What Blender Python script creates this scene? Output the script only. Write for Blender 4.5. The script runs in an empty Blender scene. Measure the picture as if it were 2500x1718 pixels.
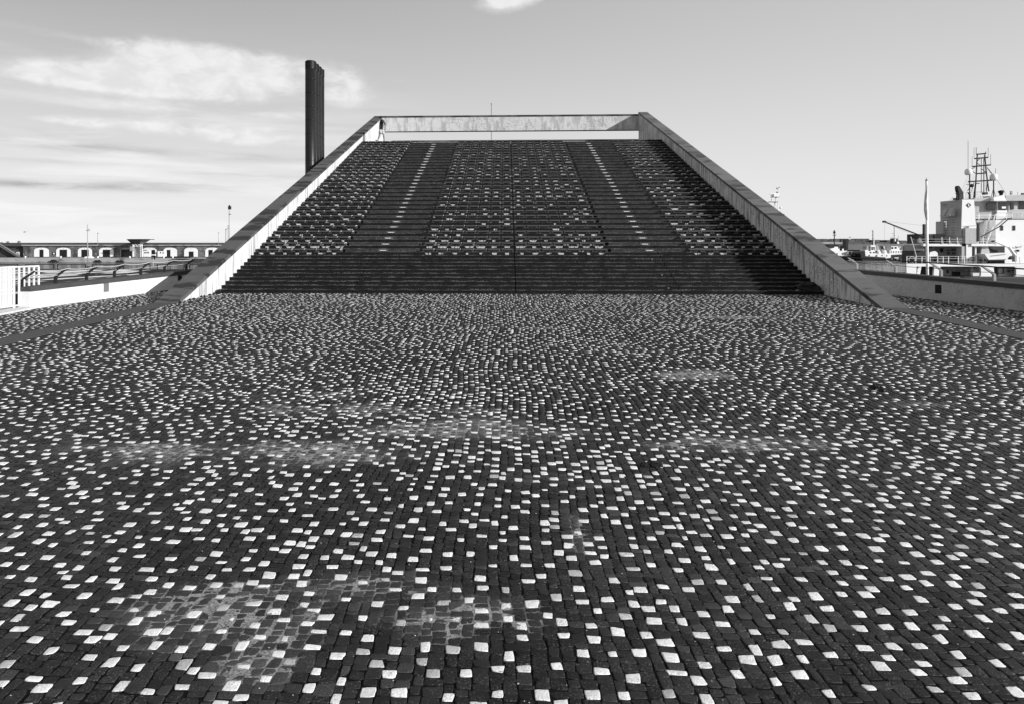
import bpy, math, random
import numpy as np
from mathutils import Vector, Matrix
random.seed(7); RNG = np.random.default_rng(11)
SC = bpy.context.scene
COL = SC.collection

# ------------------------------------------------------------------ camera
CAMZ = 1.642; FPX = 1667.0; CX = 1167.0; CY = 600.0; YAW = 0.0402
cam_d = bpy.data.cameras.new('camera'); cam = bpy.data.objects.new('camera', cam_d); COL.objects.link(cam)
cam.location = (0, 0, CAMZ); cam.rotation_euler = (math.pi/2, 0, YAW)
cam_d.sensor_width = 36.0; cam_d.lens = FPX/2500*36; cam_d.shift_x = (1250-CX)/2500; cam_d.shift_y = -(859-CY)/2500
cam_d.clip_start = 0.05; cam_d.clip_end = 20000
SC.camera = cam
SC.render.engine = 'CYCLES'
SC.view_settings.view_transform = 'Standard'; SC.view_settings.look = 'None'
SC.view_settings.gamma = 1.0; SC.view_settings.use_curve_mapping = False
SC.view_settings.exposure = 0.45

# ------------------------------------------------------------------ sun and sky
SUNL = Vector((-1.0, 0.53, -0.364)).normalized()      # direction the light travels
sun_el = math.asin(-SUNL.z); sun_az = math.atan2(-SUNL.x, -SUNL.y)
sd = bpy.data.lights.new('sun', 'SUN'); sd.energy = 4.0; sd.angle = math.radians(0.5); sd.color = (1, 1, 1)
sun = bpy.data.objects.new('sun', sd); COL.objects.link(sun); sun.location = (60, -40, 60)
sun.rotation_euler = SUNL.to_track_quat('-Z', 'Y').to_euler()

class NT:
    """small helper to write node trees"""
    def __init__(s, tree): s.t = tree; s.n = tree.nodes; s.l = tree.links
    def put(s, inp, v):
        if isinstance(v, bpy.types.NodeSocket): s.l.new(v, inp)
        elif v is not None: inp.default_value = v
    def m(s, op, a, b=None, c=None, clamp=False):
        n = s.n.new('ShaderNodeMath'); n.operation = op; n.use_clamp = clamp
        s.put(n.inputs[0], a)
        if b is not None: s.put(n.inputs[1], b)
        if c is not None: s.put(n.inputs[2], c)
        return n.outputs[0]
    def scale(s, vec, sc):
        n = s.n.new('ShaderNodeMapping'); s.put(n.inputs['Vector'], vec); n.inputs['Scale'].default_value = sc
        return n.outputs[0]
    def noise(s, vec, scale=1.0, detail=4.0, rough=0.6, dist=0.0):
        n = s.n.new('ShaderNodeTexNoise'); s.put(n.inputs['Vector'], vec)
        n.inputs['Scale'].default_value = scale; n.inputs['Detail'].default_value = detail
        n.inputs['Roughness'].default_value = rough; n.inputs['Distortion'].default_value = dist
        return n.outputs['Fac']
    def ss(s, x, lo, hi, a=0.0, b=1.0):
        n = s.n.new('ShaderNodeMapRange'); n.interpolation_type = 'SMOOTHSTEP'
        s.put(n.inputs['Value'], x); n.inputs['From Min'].default_value = lo; n.inputs['From Max'].default_value = hi
        n.inputs['To Min'].default_value = a; n.inputs['To Max'].default_value = b
        return n.outputs[0]
    def mix(s, f, a, b):
        d = s.m('SUBTRACT', b, a); return s.m('MULTIPLY_ADD', d, f, a)

world = bpy.data.worlds.new('World'); SC.world = world; world.use_nodes = True
w = NT(world.node_tree); w.n.clear()
sky = w.n.new('ShaderNodeTexSky'); sky.sky_type = 'NISHITA'; sky.sun_disc = False
sky.sun_elevation = sun_el; sky.sun_rotation = sun_az; sky.altitude = 0; sky.air_density = 1.0; sky.dust_density = 1.0; sky.ozone_density = 1.0
bw = w.n.new('ShaderNodeRGBToBW'); w.l.new(sky.outputs[0], bw.inputs[0])
tc = w.n.new('ShaderNodeTexCoord'); sep = w.n.new('ShaderNodeSeparateXYZ'); w.l.new(tc.outputs['Generated'], sep.inputs[0])
az = w.m('ARCTAN2', sep.outputs[0], sep.outputs[1]); el = w.m('ARCSINE', sep.outputs[2])
comb = w.n.new('ShaderNodeCombineXYZ'); w.put(comb.inputs[0], az); w.put(comb.inputs[1], el); vec = comb.outputs[0]
SKYB = 7.6          # brightness of lit cloud in the sky's own units
# red-filter look of the photograph: the clear sky darkens with height, the horizon stays bright
grad = w.ss(el, -0.10, 0.44, 0.0, 1.0)
west = w.ss(az, -0.75, 0.55, 0.0, 1.0)
clear = w.mix(grad, w.mix(west, 7.4, 7.3), w.mix(west, 2.8, 4.3))
base = w.m('ADD', w.m('MULTIPLY', clear, 0.86), w.m('MULTIPLY', bw.outputs[0], 0.14))
def blob(px, py, sx, sy, amp):
    a0 = math.atan((px-1234)/FPX); e0 = math.atan((CY-py)/FPX*math.cos(a0)); sx /= FPX; sy /= FPX
    da = w.m('MULTIPLY', w.m('SUBTRACT', az, a0), 1/sx); de = w.m('MULTIPLY', w.m('SUBTRACT', el, e0), 1/sy)
    q = w.m('ADD', w.m('MULTIPLY', da, da), w.m('MULTIPLY', de, de))
    return w.m('MULTIPLY', w.m('POWER', 2.718, w.m('MULTIPLY', q, -1.0)), amp)
acc = None
for b in [(60, 165, 230, 26, .95), (400, 130, 120, 50, 1.0), (330, 180, 230, 50, .75), (640, 150, 190, 40, .95), (620, 215, 210, 45, .7),
          (880, 235, 110, 45, .5), (110, 70, 130, 16, .5), (1215, 12, 85, 34, .85), (1290, -10, 90, 25, .7), (850, 190, 60, 60, .35),
          (480, 310, 280, 22, .95), (620, 345, 230, 18, .7), (250, 250, 190, 16, .6), (150, 290, 200, 12, .5), (330, 215, 180, 10, .5), (700, 280, 120, 12, .6), (980, 195, 60, 12, .4), (2163, 543, 20, 16, .5), (2215, 545, 16, 10, .35), (2020, 550, 22, 26, .4),
          (180, 540, 200, 10, .3), (1960, 540, 30, 20, .4)]:
    v = blob(*b); acc = v if acc is None else w.m('ADD', acc, v)
nz = w.noise(w.scale(vec, (1.0, 2.4, 1.0)), 8.5, 10.0, 0.62, 1.2)
nf = w.noise(w.scale(vec, (1.0, 1.9, 1.0)), 24.0, 8.0, 0.6, 0.3)
den = w.m('MULTIPLY', acc, w.m('ADD', w.m('MULTIPLY', nz, 1.9), w.m('MULTIPLY', nf, 1.35)))
cl = w.ss(den, 0.78, 2.0, 0.0, 0.80)
# general thin veil, streaked and denser to the left and low down
st = w.noise(w.scale(vec, (1.3, 13.0, 1.0)), 2.6, 7.0, 0.55, 0.4)
veil = w.m('MULTIPLY', w.ss(st, 0.46, 0.64), w.m('MULTIPLY', w.ss(az, -0.05, -0.35), w.ss(el, 0.30, 0.06)))
cl2 = w.m('MULTIPLY', veil, 0.65)
s1 = w.mix(cl2, base, 7.4)
shade = w.mix(w.ss(nf, 0.35, 0.65), 6.2, 7.3)
s2 = w.mix(cl, s1, shade)
# low grey streaks near the horizon at the left
bars = None
for b in [(200, 452, 260, 9, 1.0), (60, 448, 120, 6, .6), (420, 448, 120, 5, .7), (170, 352, 120, 12, .7), (520, 378, 260, 9, .55), (80, 320, 90, 7, .4), (560, 425, 250, 5, .35), (200, 395, 300, 6, .3)]:
    v = blob(*b); bars = v if bars is None else w.m('ADD', bars, v)
bn = w.noise(w.scale(vec, (1.0, 7.0, 1.0)), 9.0, 6.0, 0.6, 0.2)
s3 = w.m('MULTIPLY', s2, w.m('SUBTRACT', 1.0, w.m('MULTIPLY', bars, w.ss(bn, 0.32, 0.60, 0.0, 0.34))))
bg = w.n.new('ShaderNodeBackground'); w.put(bg.inputs['Color'], s3); bg.inputs['Strength'].default_value = 0.095
out = w.n.new('ShaderNodeOutputWorld'); w.l.new(bg.outputs[0], out.inputs[0])

# ------------------------------------------------------------------ helpers
def W(x, y, Y):
    """world point seen at photo pixel (x, y) on the vertical plane at depth Y"""
    u = (x-CX)/FPX; s, c = math.sin(YAW), math.cos(YAW)
    dx = -s+u*c; dy = c+u*s; t = Y/dy
    return Vector((dx*t, Y, CAMZ-(y-CY)/FPX*t))
GS = 0.033
def zg(Y): return GS*(Y-23.2)
def G(x, y, off=0.0):
    u = (x-CX)/FPX; s, c = math.sin(YAW), math.cos(YAW)
    dx = -s+u*c; dy = c+u*s; dz = -(y-CY)/FPX
    t = (off-GS*23.2-CAMZ)/(dz-GS*dy)
    return Vector((dx*t, dy*t, CAMZ+dz*t))

def mat(name, v, rough=0.85, amp=0.25, sc=6.0, stretch=(1, 1, 1), bump=0.15, bsc=None, streak=0.0, streak_v=None, streak_sc=(9, 9, .7), sthr=(0.48, 0.68),
        speck=0.0, speck_v=0.5, speck_sc=60.0, speck_thr=(.62, .72), metal=0.0, spec=0.3, attr=None, bdist=0.01, rnd=0.0):
    m = bpy.data.materials.new(name); m.use_nodes = True
    t = NT(m.node_tree); t.n.clear()
    geo = t.n.new('ShaderNodeNewGeometry'); P = geo.outputs['Position']
    o = t.n.new('ShaderNodeOutputMaterial'); b = t.n.new('ShaderNodeBsdfPrincipled'); t.l.new(b.outputs[0], o.inputs[0])
    b.inputs['Roughness'].default_value = rough; b.inputs['Metallic'].default_value = metal; b.inputs['Specular IOR Level'].default_value = spec
    n1 = t.noise(t.scale(P, stretch), sc, 6.0, 0.62)
    k = t.m('ADD', 1.0-amp, t.m('MULTIPLY', n1, 2*amp))
    base = v
    if attr:
        a = t.n.new('ShaderNodeAttribute'); a.attribute_name = attr; base = a.outputs['Fac']
    col = t.m('MULTIPLY', k, base)
    if rnd:
        oi = t.n.new('ShaderNodeObjectInfo'); col = t.m('MULTIPLY', col, t.m('ADD', 1-rnd, t.m('MULTIPLY', oi.outputs['Random'], 2*rnd)))
    if streak:
        n2 = t.noise(t.scale(P, streak_sc), 1.0, 5.0, 0.62, 0.25)
        col = t.mix(t.m('MULTIPLY', t.ss(n2, *sthr), streak), col, streak_v)
    if speck:
        n3 = t.noise(P, speck_sc, 3.0, 0.7)
        n4 = t.noise(P, speck_sc/14, 3.0, 0.6)
        f = t.m('MULTIPLY', t.ss(n3, *speck_thr), t.ss(n4, .35, .62))
        col = t.mix(t.m('MULTIPLY', f, speck), col, speck_v)
    c = t.n.new('ShaderNodeCombineColor')
    for i in range(3): t.put(c.inputs[i], col)
    t.l.new(c.outputs[0], b.inputs['Base Color'])
    if bump:
        bp = t.n.new('ShaderNodeBump'); bp.inputs['Strength'].default_value = bump; bp.inputs['Distance'].default_value = bdist
        nb = t.noise(P, bsc or sc*6, 4.0, 0.65)
        t.l.new(nb, bp.inputs['Height']); t.l.new(bp.outputs[0], b.inputs['Normal'])
    return m

class MB:
    def __init__(s): s.v = []; s.f = []
    def add(s, vs, fs):
        o = len(s.v); s.v += [tuple(p) for p in vs]; s.f += [tuple(i+o for i in f) for f in fs]; return s
    def hexa(s, p):
        return s.add(p, [(0, 3, 2, 1), (4, 5, 6, 7), (0, 1, 5, 4), (1, 2, 6, 5), (2, 3, 7, 6), (3, 0, 4, 7)])
    def box(s, x0, x1, y0, y1, z0, z1):
        if x0 > x1: x0, x1 = x1, x0
        if y0 > y1: y0, y1 = y1, y0
        if z0 > z1: z0, z1 = z1, z0
        return s.hexa([(x0, y0, z0), (x1, y0, z0), (x1, y1, z0), (x0, y1, z0), (x0, y0, z1), (x1, y0, z1), (x1, y1, z1), (x0, y1, z1)])
    def pbox(s, x0, y0, x1, y1, Y, d):
        """box whose front face, at depth Y, is seen over the photo rectangle; d metres deep"""
        a = W(x0, y1, Y); b = W(x1, y1, Y); c = W((x0+x1)/2, y0, Y)
        zb = W((x0+x1)/2, y1, Y).z
        return s.box(a.x, b.x, Y, Y+d, zb, c.z)
    def prism(s, pts, axis, a0, a1):
        """polygon pts (2-D) extruded along axis x, y or z"""
        def mk(p, a):
            return {'x': (a, p[0], p[1]), 'y': (p[0], a, p[1]), 'z': (p[0], p[1], a)}[axis]
        n = len(pts); vs = [mk(p, a0) for p in pts]+[mk(p, a1) for p in pts]
        fs = [tuple(range(n)), tuple(range(2*n-1, n-1, -1))]+[(i, i+n, (i+1) % n+n, (i+1) % n) for i in range(n)]
        return s.add(vs, fs)
    def pprism(s, px, Y, d):
        return s.prism([(W(x, y, Y).x, W(x, y, Y).z) for x, y in px], 'y', Y, Y+d)
    def tube(s, pts, r, n=6, cap=True):
        pts = [Vector(p) for p in pts]; rs = r if isinstance(r, (list, tuple)) else [r]*len(pts)
        o = len(s.v); up = None
        for i, p in enumerate(pts):
            d = (pts[min(i+1, len(pts)-1)]-pts[max(i-1, 0)]).normalized()
            if up is None or abs(up.dot(d)) > .95: up = Vector((0, 0, 1)) if abs(d.z) < .9 else Vector((0, 1, 0))
            a = d.cross(up).normalized(); b = d.cross(a).normalized()
            for k in range(n):
                t = 2*math.pi*k/n; s.v.append(tuple(p+(a*math.cos(t)+b*math.sin(t))*rs[i]))
        for i in range(len(pts)-1):
            for k in range(n):
                s.f.append((o+i*n+k, o+i*n+(k+1) % n, o+(i+1)*n+(k+1) % n, o+(i+1)*n+k))
        if cap:
            s.f.append(tuple(o+k for k in range(n))[::-1]); s.f.append(tuple(o+(len(pts)-1)*n+k for k in range(n)))
        return s
    def lathe(s, prof, c=(0, 0, 0), n=24):
        o = len(s.v)
        for r, z in prof:
            for k in range(n):
                t = 2*math.pi*k/n; s.v.append((c[0]+r*math.cos(t), c[1]+r*math.sin(t), c[2]+z))
        for i in range(len(prof)-1):
            for k in range(n):
                s.f.append((o+i*n+k, o+i*n+(k+1) % n, o+(i+1)*n+(k+1) % n, o+(i+1)*n+k))
        s.f.append(tuple(o+k for k in range(n))[::-1]); s.f.append(tuple(o+(len(prof)-1)*n+k for k in range(n)))
        return s
    def ball(s, c, r, n=14, m=9, sz=1.0):
        pr = [(max(r*math.sin(math.pi*i/m), 0.001), -r*sz*math.cos(math.pi*i/m)) for i in range(m+1)]
        return s.lathe(pr, c, n)
    def mesh(s, name, m=None, smooth=False):
        me = bpy.data.meshes.new(name); me.from_pydata(s.v, [], s.f); me.validate(); me.update()
        if m: me.materials.append(m)
        if smooth: me.polygons.foreach_set('use_smooth', [True]*len(me.polygons)); 
        return me
    def build(s, name, m=None, parent=None, smooth=False):
        o = bpy.data.objects.new(name, s.mesh(name, m, smooth)); COL.objects.link(o)
        if parent: setp(o, parent)
        return o
def WM(o):
    m = o.matrix_parent_inverse @ o.matrix_basis
    return WM(o.parent) @ m if o.parent else o.matrix_basis.copy()
def setp(o, parent):
    """parent without moving: the child's own coordinates stay world coordinates"""
    o.parent = parent; o.matrix_parent_inverse = WM(parent).inverted()
def empty(name, label=None, cat=None, loc=(0, 0, 0), group=None):
    o = bpy.data.objects.new(name, None); COL.objects.link(o); o.location = loc; o.empty_display_size = .2
    return tag(o, label, cat, group)
def tag(o, label=None, cat=None, group=None, kind=None):
    if label: o['label'] = label
    if cat: o['category'] = cat
    if group: o['group'] = group
    if kind: o['kind'] = kind
    return o
def inst(name, me, parent=None, loc=(0, 0, 0), rz=0.0):
    o = bpy.data.objects.new(name, me); COL.objects.link(o); o.location = loc; o.rotation_euler = (0, 0, rz)
    if parent: setp(o, parent)
    return o

# ------------------------------------------------------------------ materials (all greys: the photograph is black and white)
M_plaster_l = mat('white_plaster', .61, .9, .12, 3.0, bump=.2, streak=.9, streak_v=.30, streak_sc=(5, 5, .35), sthr=(.48, .66), speck=.3, speck_v=.4, speck_sc=25)
M_plaster_r = mat('stained_plaster', .70, .9, .16, 8.0, bump=.25, streak=.95, streak_v=.14, streak_sc=(8, 8, .45), sthr=(.48, .62), speck=.9, speck_v=.22, speck_sc=20, speck_thr=(.47, .60))
M_beam = mat('mottled_plaster', .58, .9, .30, 3.4, bump=.2, streak=.7, streak_v=.32, streak_sc=(3.5, 3.5, .9), sthr=(.46, .62), speck=.8, speck_v=.26, speck_sc=8, speck_thr=(.48, .62))
M_coping_r = mat('grey_basalt_coping', .125, .85, .35, 2.4, stretch=(1, 5, 5), bump=.3, streak=.8, streak_v=.03, streak_sc=(.6, 1.6, 1.6), sthr=(.52, .64), speck=.35, speck_v=.25, speck_sc=40, rnd=.2)
M_coping = mat('basalt_coping', .088, .85, .35, 2.4, stretch=(1, 4, 4), bump=.3, rnd=.12, streak=.85, streak_v=.016, streak_sc=(.55, 1.5, 1.5), sthr=(.47, .56), speck=.35, speck_v=.22, speck_sc=40)
M_step = mat('dark_step_concrete', .011, .8, .45, 3.0, stretch=(.6, 1, 6), bump=.35, bsc=30, spec=.10, speck=.65, speck_v=.22, speck_sc=34, speck_thr=(.60, .74))
def add_step_wear(m, rs):
    """dust in the angle at each riser's foot and wear along its nosing (riser heights repeat every rs)"""
    t = NT(m.node_tree); b = next(n for n in t.n if n.type == 'BSDF_PRINCIPLED'); cc = b.inputs['Base Color'].links[0].from_node; col = cc.inputs[0].links[0].from_socket
    geo = t.n.new('ShaderNodeNewGeometry'); sp_ = t.n.new('ShaderNodeSeparateXYZ'); t.l.new(geo.outputs['Position'], sp_.inputs[0])
    f = t.m('FRACT', t.m('DIVIDE', t.m('ADD', sp_.outputs[2], .002), rs))
    n1 = t.noise(t.scale(geo.outputs['Position'], (1.2, 1, 1)), 2.2, 5, .7); n2 = t.noise(geo.outputs['Position'], 26, 4, .7)
    d = t.m('MULTIPLY', t.ss(f, .20, .03), t.m('MULTIPLY', t.ss(n1, .42, .60), t.ss(n2, .42, .62)))
    w_ = t.m('MULTIPLY', t.ss(f, .80, .90), t.ss(n1, .38, .62))
    col = t.mix(t.m('MULTIPLY', d, .85), col, .26); col = t.mix(t.m('MULTIPLY', w_, .55), col, .09)
    for i in range(3): t.l.new(col, cc.inputs[i])
add_step_wear(M_step, .126)
M_aisle = mat('speckled_aisle_concrete', .036, .8, .5, 4.0, stretch=(1, 1, 3), bump=.35, bsc=30, spec=.10, speck=.85, speck_v=.24, speck_sc=30, speck_thr=(.54, .68))
add_step_wear(M_aisle, .126)
M_pale = mat('pale_concrete', .62, .85, .3, 8, bump=.2)
M_seat = mat('dark_seat_concrete', .062, .75, .45, 3.0, bump=.3, speck=.6, speck_v=.22, speck_sc=30, speck_thr=(.58, .75))
M_scuff = mat('worn_pale_concrete', .50, .85, .40, 14.0, stretch=(1, 1, .4), bump=.2, streak=.9, streak_v=.03, streak_sc=(13, 13, 7), sthr=(.50, .60))
M_light = mat('white_light_cover', .85, .4, .04, 5, bump=0)
M_support = mat('seat_support_concrete', .045, .85, .4, 8, bump=.2, streak=.9, streak_v=.36, streak_sc=(.9, 2.2, 2.2), sthr=(.54, .64))
M_joint = mat('black_joint', .008, .9, .1, 5, bump=0)
M_black = mat('black_paint', .012, .5, .15, 4, bump=.05)
M_dark = mat('dark_metal', .020, .5, .2, 4, bump=.05)
M_grey = mat('grey_paint', .30, .6, .15, 3, bump=.05)
M_mid = mat('mid_grey', .14, .7, .25, 3, bump=.1)
M_white = mat('white_paint', .80, .45, .05, 2, bump=.03)
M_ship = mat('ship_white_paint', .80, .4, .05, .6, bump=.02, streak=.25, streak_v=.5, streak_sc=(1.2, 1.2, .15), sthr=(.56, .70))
M_ship_in = mat('ship_grey_and_shade', .43, .6, .12, 1.2, bump=.03, streak=.35, streak_v=.25, streak_sc=(2, 2, .5))  # grey parts, and white walls with their shade put into the colour
M_glass = mat('dark_glass', .02, .08, .1, 1, bump=0, spec=.6)
M_pipe = mat('dark_steel_pipe', .012, .38, .25, 1.5, stretch=(1, 1, .4), bump=.08, bsc=10, metal=.0, spec=.32, streak=.35, streak_v=.09, streak_sc=(7, 7, .5), sthr=(.60, .78))
M_stone_wall = mat('old_stone_wall', .13, .95, .75, .55, stretch=(1, 1, 1.4), bump=.8, bsc=1.2, bdist=.15, streak=.8, streak_v=.035, streak_sc=(.35, .35, .12), sthr=(.48, .62), speck=.6, speck_v=.34, speck_sc=1.8, speck_thr=(.55, .66))
M_quay = mat('pale_quay_concrete', .36, .9, .3, .3, bump=.3, bdist=.1, streak=.85, streak_v=.08, streak_sc=(.14, .14, .5), sthr=(.52, .66))
M_rubber = mat('black_rubber', .012, .7, .2, 4, bump=.1)
M_rope_l = mat('sunlit_rope', .42, .9, .2, 30, bump=.4)  # sunlight on the left rope is put into this pale colour
M_rope_d = mat('dark_rope', .03, .9, .2, 30, bump=.4)
M_tread = mat('pale_ramp_concrete', .55, .9, .12, 5, bump=.2)
M_blocks = mat('breakwater_concrete', .11, .95, .6, .06, bump=0, streak=.7, streak_v=.04, streak_sc=(.12, .12, .03), sthr=(.45, .6))
M_container = mat('corrugated_container', .025, .6, .3, 1, bump=.0)

# ------------------------------------------------------------------ grandstand geometry
Y0 = 23.2; TR = 0.343; RS = 0.126; NP = 11        # first riser, tread, riser, plain steps
XL = W(530, 716, Y0).x; XR = W(2013, 721, Y0).x   # inner faces of the side walls
WT = 0.64; YB = 55.0
ZBL, ZBR, CS = 0.84, 1.02, 0.351                  # wall top height at Y0 (left, right), its slope
CTK = 0.12
ROWS = 30; ROWD = 2*TR; Y1 = Y0+(NP-1)*TR; Z1 = NP*RS
ZTOP = Z1+2*RS*(ROWS-1); YTOP = Y1+ROWD*(ROWS-1)
XC = W(1259, 700, Y0+.4).x
AL = (W(842, 617, 26.9).x, W(1021, 617, 26.9).x); AR = (W(1493, 617, 26.9).x, W(1675, 617, 26.9).x)
LXL = W(934, 617, 26.9).x; LXR = W(1585, 617, 26.9).x

# ------------------------------------------------------------------ plaza ground and paving stones
PL0 = G(100, 747.6); PL1 = G(410, 705.4); PR0 = G(2500, 756.5); PR1 = G(2156, 714)
def xl_at(Y): return PL0.x+(PL1.x-PL0.x)*(Y-PL0.y)/(PL1.y-PL0.y)
def xr_at(Y): return PR0.x+(PR1.x-PR0.x)*(Y-PR0.y)/(PR1.y-PR0.y)
SXL0, SXL1 = XL-WT, XL                            # kerb strips in line with the side walls
SXR0, SXR1 = XR, XR+WT
def vnoise(x, y, seed=0):
    """smooth value noise on arrays, 0..1"""
    xi = np.floor(x).astype(np.int64); yi = np.floor(y).astype(np.int64); fx = x-xi; fy = y-yi
    fx = fx*fx*(3-2*fx); fy = fy*fy*(3-2*fy)
    def h(a, b):
        k = (a*374761393+b*668265263+seed*1442695041) & 0x7fffffff
        k = ((k ^ (k >> 13))*1274126177) & 0x7fffffff
        return ((k ^ (k >> 16)) & 0xffff)/65535.0
    return (h(xi, yi)*(1-fx)+h(xi+1, yi)*fx)*(1-fy)+(h(xi, yi+1)*(1-fx)+h(xi+1, yi+1)*fx)*fy
SANDS = []
for px, py, sx, sy, a in [(560, 1500, .9, .5, .86), (860, 1440, .9, .30, .86), (1130, 1500, .8, .35, .76), (620, 1620, .35, .25, .8), (1120, 1045, 1.7, .6, .85), (700, 1100, 1.5, .5, 1.0), (420, 1095, 1.6, .3, .8), (900, 1000, 2.2, .45, .8),
                          (1420, 1320, .12, .7, .8), (1690, 915, .7, .5, 1.2), (1800, 1085, 1.3, .35, .95), (1790, 775, 1.1, .35, 1.3), (1760, 792, .9, .2, .7), (400, 1110, 1.2, .5, .6), (1500, 860, 1.6, .5, .45), (1260, 800, 3, .5, .5), (2250, 985, .8, .3, .6), (1380, 1170, 1.2, .3, .5), (700, 960, 2.5, .8, .5)]:
    g = G(px, py); SANDS.append((g.x, g.y, sx, sy, a*.92))
def sand(x, y):
    s = np.zeros_like(x)
    for cx, cy, sx, sy, a in SANDS: s = np.maximum(s, a*np.exp(-((x-cx)/sx)**2-((y-cy)/sy)**2))
    n = .5*vnoise(x*2.3, y*2.3, 5)+.3*vnoise(x*6, y*6, 6)+.2*vnoise(x*17, y*17, 7)
    n2 = vnoise(x*34+9, y*34, 12); return np.clip((s*1.5*(n*1.3+n2*.55)-.50)*2.2, 0, 1)

M_sand = bpy.data.materials.new('joint_sand'); M_sand.use_nodes = True
t = NT(M_sand.node_tree); t.n.clear()
o_ = t.n.new('ShaderNodeOutputMaterial'); b_ = t.n.new('ShaderNodeBsdfPrincipled'); t.l.new(b_.outputs[0], o_.inputs[0])
geo = t.n.new('ShaderNodeNewGeometry'); at = t.n.new('ShaderNodeAttribute'); at.attribute_name = 'sand'
nn = t.noise(geo.outputs['Position'], 60, 4, .7)
v = t.mix(at.outputs['Fac'], 0.008, 0.28); v = t.m('MULTIPLY', v, t.ss(nn, .28, .68, .25, 1.3))
c_ = t.n.new('ShaderNodeCombineColor'); [t.put(c_.inputs[i], v) for i in range(3)]; t.l.new(c_.outputs[0], b_.inputs['Base Color'])
b_.inputs['Roughness'].default_value = .95; b_.inputs['Specular IOR Level'].default_value = .1

def grid_sheet(name, xs, ys, zf, material, attr=None):
    X, Y = np.meshgrid(xs, ys); nx, ny = len(xs), len(ys)
    Z = zf(X, Y); co = np.stack([X, Y, Z], -1).reshape(-1, 3)
    i = np.arange(nx*ny).reshape(ny, nx)
    q = np.stack([i[:-1, :-1], i[:-1, 1:], i[1:, 1:], i[1:, :-1]], -1).reshape(-1, 4)
    me = quick_mesh(name, co, q, material)
    if attr is not None:
        a = me.attributes.new(attr[0], 'FLOAT', 'POINT'); a.data.foreach_set('value', attr[1](X, Y).reshape(-1).astype(np.float32))
    o = bpy.data.objects.new(name, me); COL.objects.link(o); return o
def quick_mesh(name, co, quads, material, tone=None, tris=None):
    me = bpy.data.meshes.new(name)
    nq = len(quads); nt = 0 if tris is None else len(tris)
    me.vertices.add(len(co)); me.vertices.foreach_set('co', np.asarray(co, np.float32).reshape(-1))
    idx = quads.reshape(-1) if nt == 0 else np.concatenate([quads.reshape(-1), tris.reshape(-1)])
    me.loops.add(len(idx)); me.loops.foreach_set('vertex_index', idx.astype(np.int32))
    me.polygons.add(nq+nt)
    ls = np.concatenate([np.arange(nq)*4, nq*4+np.arange(nt)*(tris.shape[1] if nt else 3)])
    me.polygons.foreach_set('loop_start', ls.astype(np.int32))
    me.update(calc_edges=True)
    if tone is not None:
        a = me.attributes.new('tone', 'FLOAT', 'FACE'); a.data.foreach_set('value', np.asarray(tone, np.float32))
    me.materials.append(material); me.validate(); return me

OUT = 0.045      # the paving outside the kerb strips lies lower
def zplaza(X, Y):
    z = GS*(Y-Y0); z = z-np.where((X < SXL0) | (X > SXR1), OUT, 0.0)
    return z
xs = np.concatenate([np.arange(-17, SXL0-.01, .06), [SXL0-.005, SXL0+.005], np.arange(SXL0+.06, SXR1, .06), [SXR1-.005, SXR1+.005], np.arange(SXR1+.06, 17, .06)])
plaza = grid_sheet('plaza_ground', xs, np.concatenate([np.arange(-3, 3, .5), np.arange(3, 24.5, .05), [26, 30, 34]]), lambda X, Y: zplaza(X, Y)-0.0030+.0034*sand(X, Y), M_sand, ('sand', sand))
tag(plaza, kind='structure')

M_stone = mat('paving_stone', .03, .6, .42, 26, bump=.6, bsc=80, attr='tone', speck=.7, speck_v=.15, speck_sc=85, speck_thr=(.54, .66), spec=.24)

def make_stones():
    P = 0.081; Q = 0.069
    cols = np.arange(int(-17.5/P), int(17.5/P)); rows = np.arange(int(2.4/Q), int(24.2/Q))
    C, R = np.meshgrid(cols, rows); C = C.reshape(-1); R = R.reshape(-1)
    # keep what this camera, or one a step beside it, can see
    yc = R*Q; xc = C*P
    k = (xc > -(1250/FPX)*yc*1.04-1.6) & (xc < (1330/FPX)*yc*1.04+1.6)
    C = C[k]; R = R[k]
    h = lambda s, a, b: vnoise(a*1.0+.5*0, b*1.0, s)
    off = (vnoise(C.astype(float), np.zeros(len(C)), 21)*1.0)          # each column has its own stagger
    wid = lambda c: (vnoise(c.astype(float), np.zeros(len(c)), 33)-.5)*.34
    xj = lambda c, r: (vnoise(c.astype(float)*1.0, r.astype(float), 71)-.5)*.18
    x0 = C+wid(C)+xj(C, R); x1 = C+1+wid(C+1)+xj(C+1, R)
    rj = lambda c, r: (vnoise(c.astype(float), r.astype(float), 44)-.5)*.5
    y0 = R+off+rj(C, R); y1 = R+1+off+rj(C, R+1)
    cx = (x0+x1)/2*P; cy = (y0+y1)/2*Q; hx = (x1-x0)/2*P; hy = (y1-y0)/2*Q
    return C, R, cx, cy, hx, hy
C, R, scx, scy, shx, shy = make_stones()
N = len(C)
s_ = sand(scx, scy)
gap = 0.0014+0.0024*s_*(scy > 6)+0.0006*s_+0.0022*vnoise(scx*40, scy*40, 3)
u_ = RNG.random(N)
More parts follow.
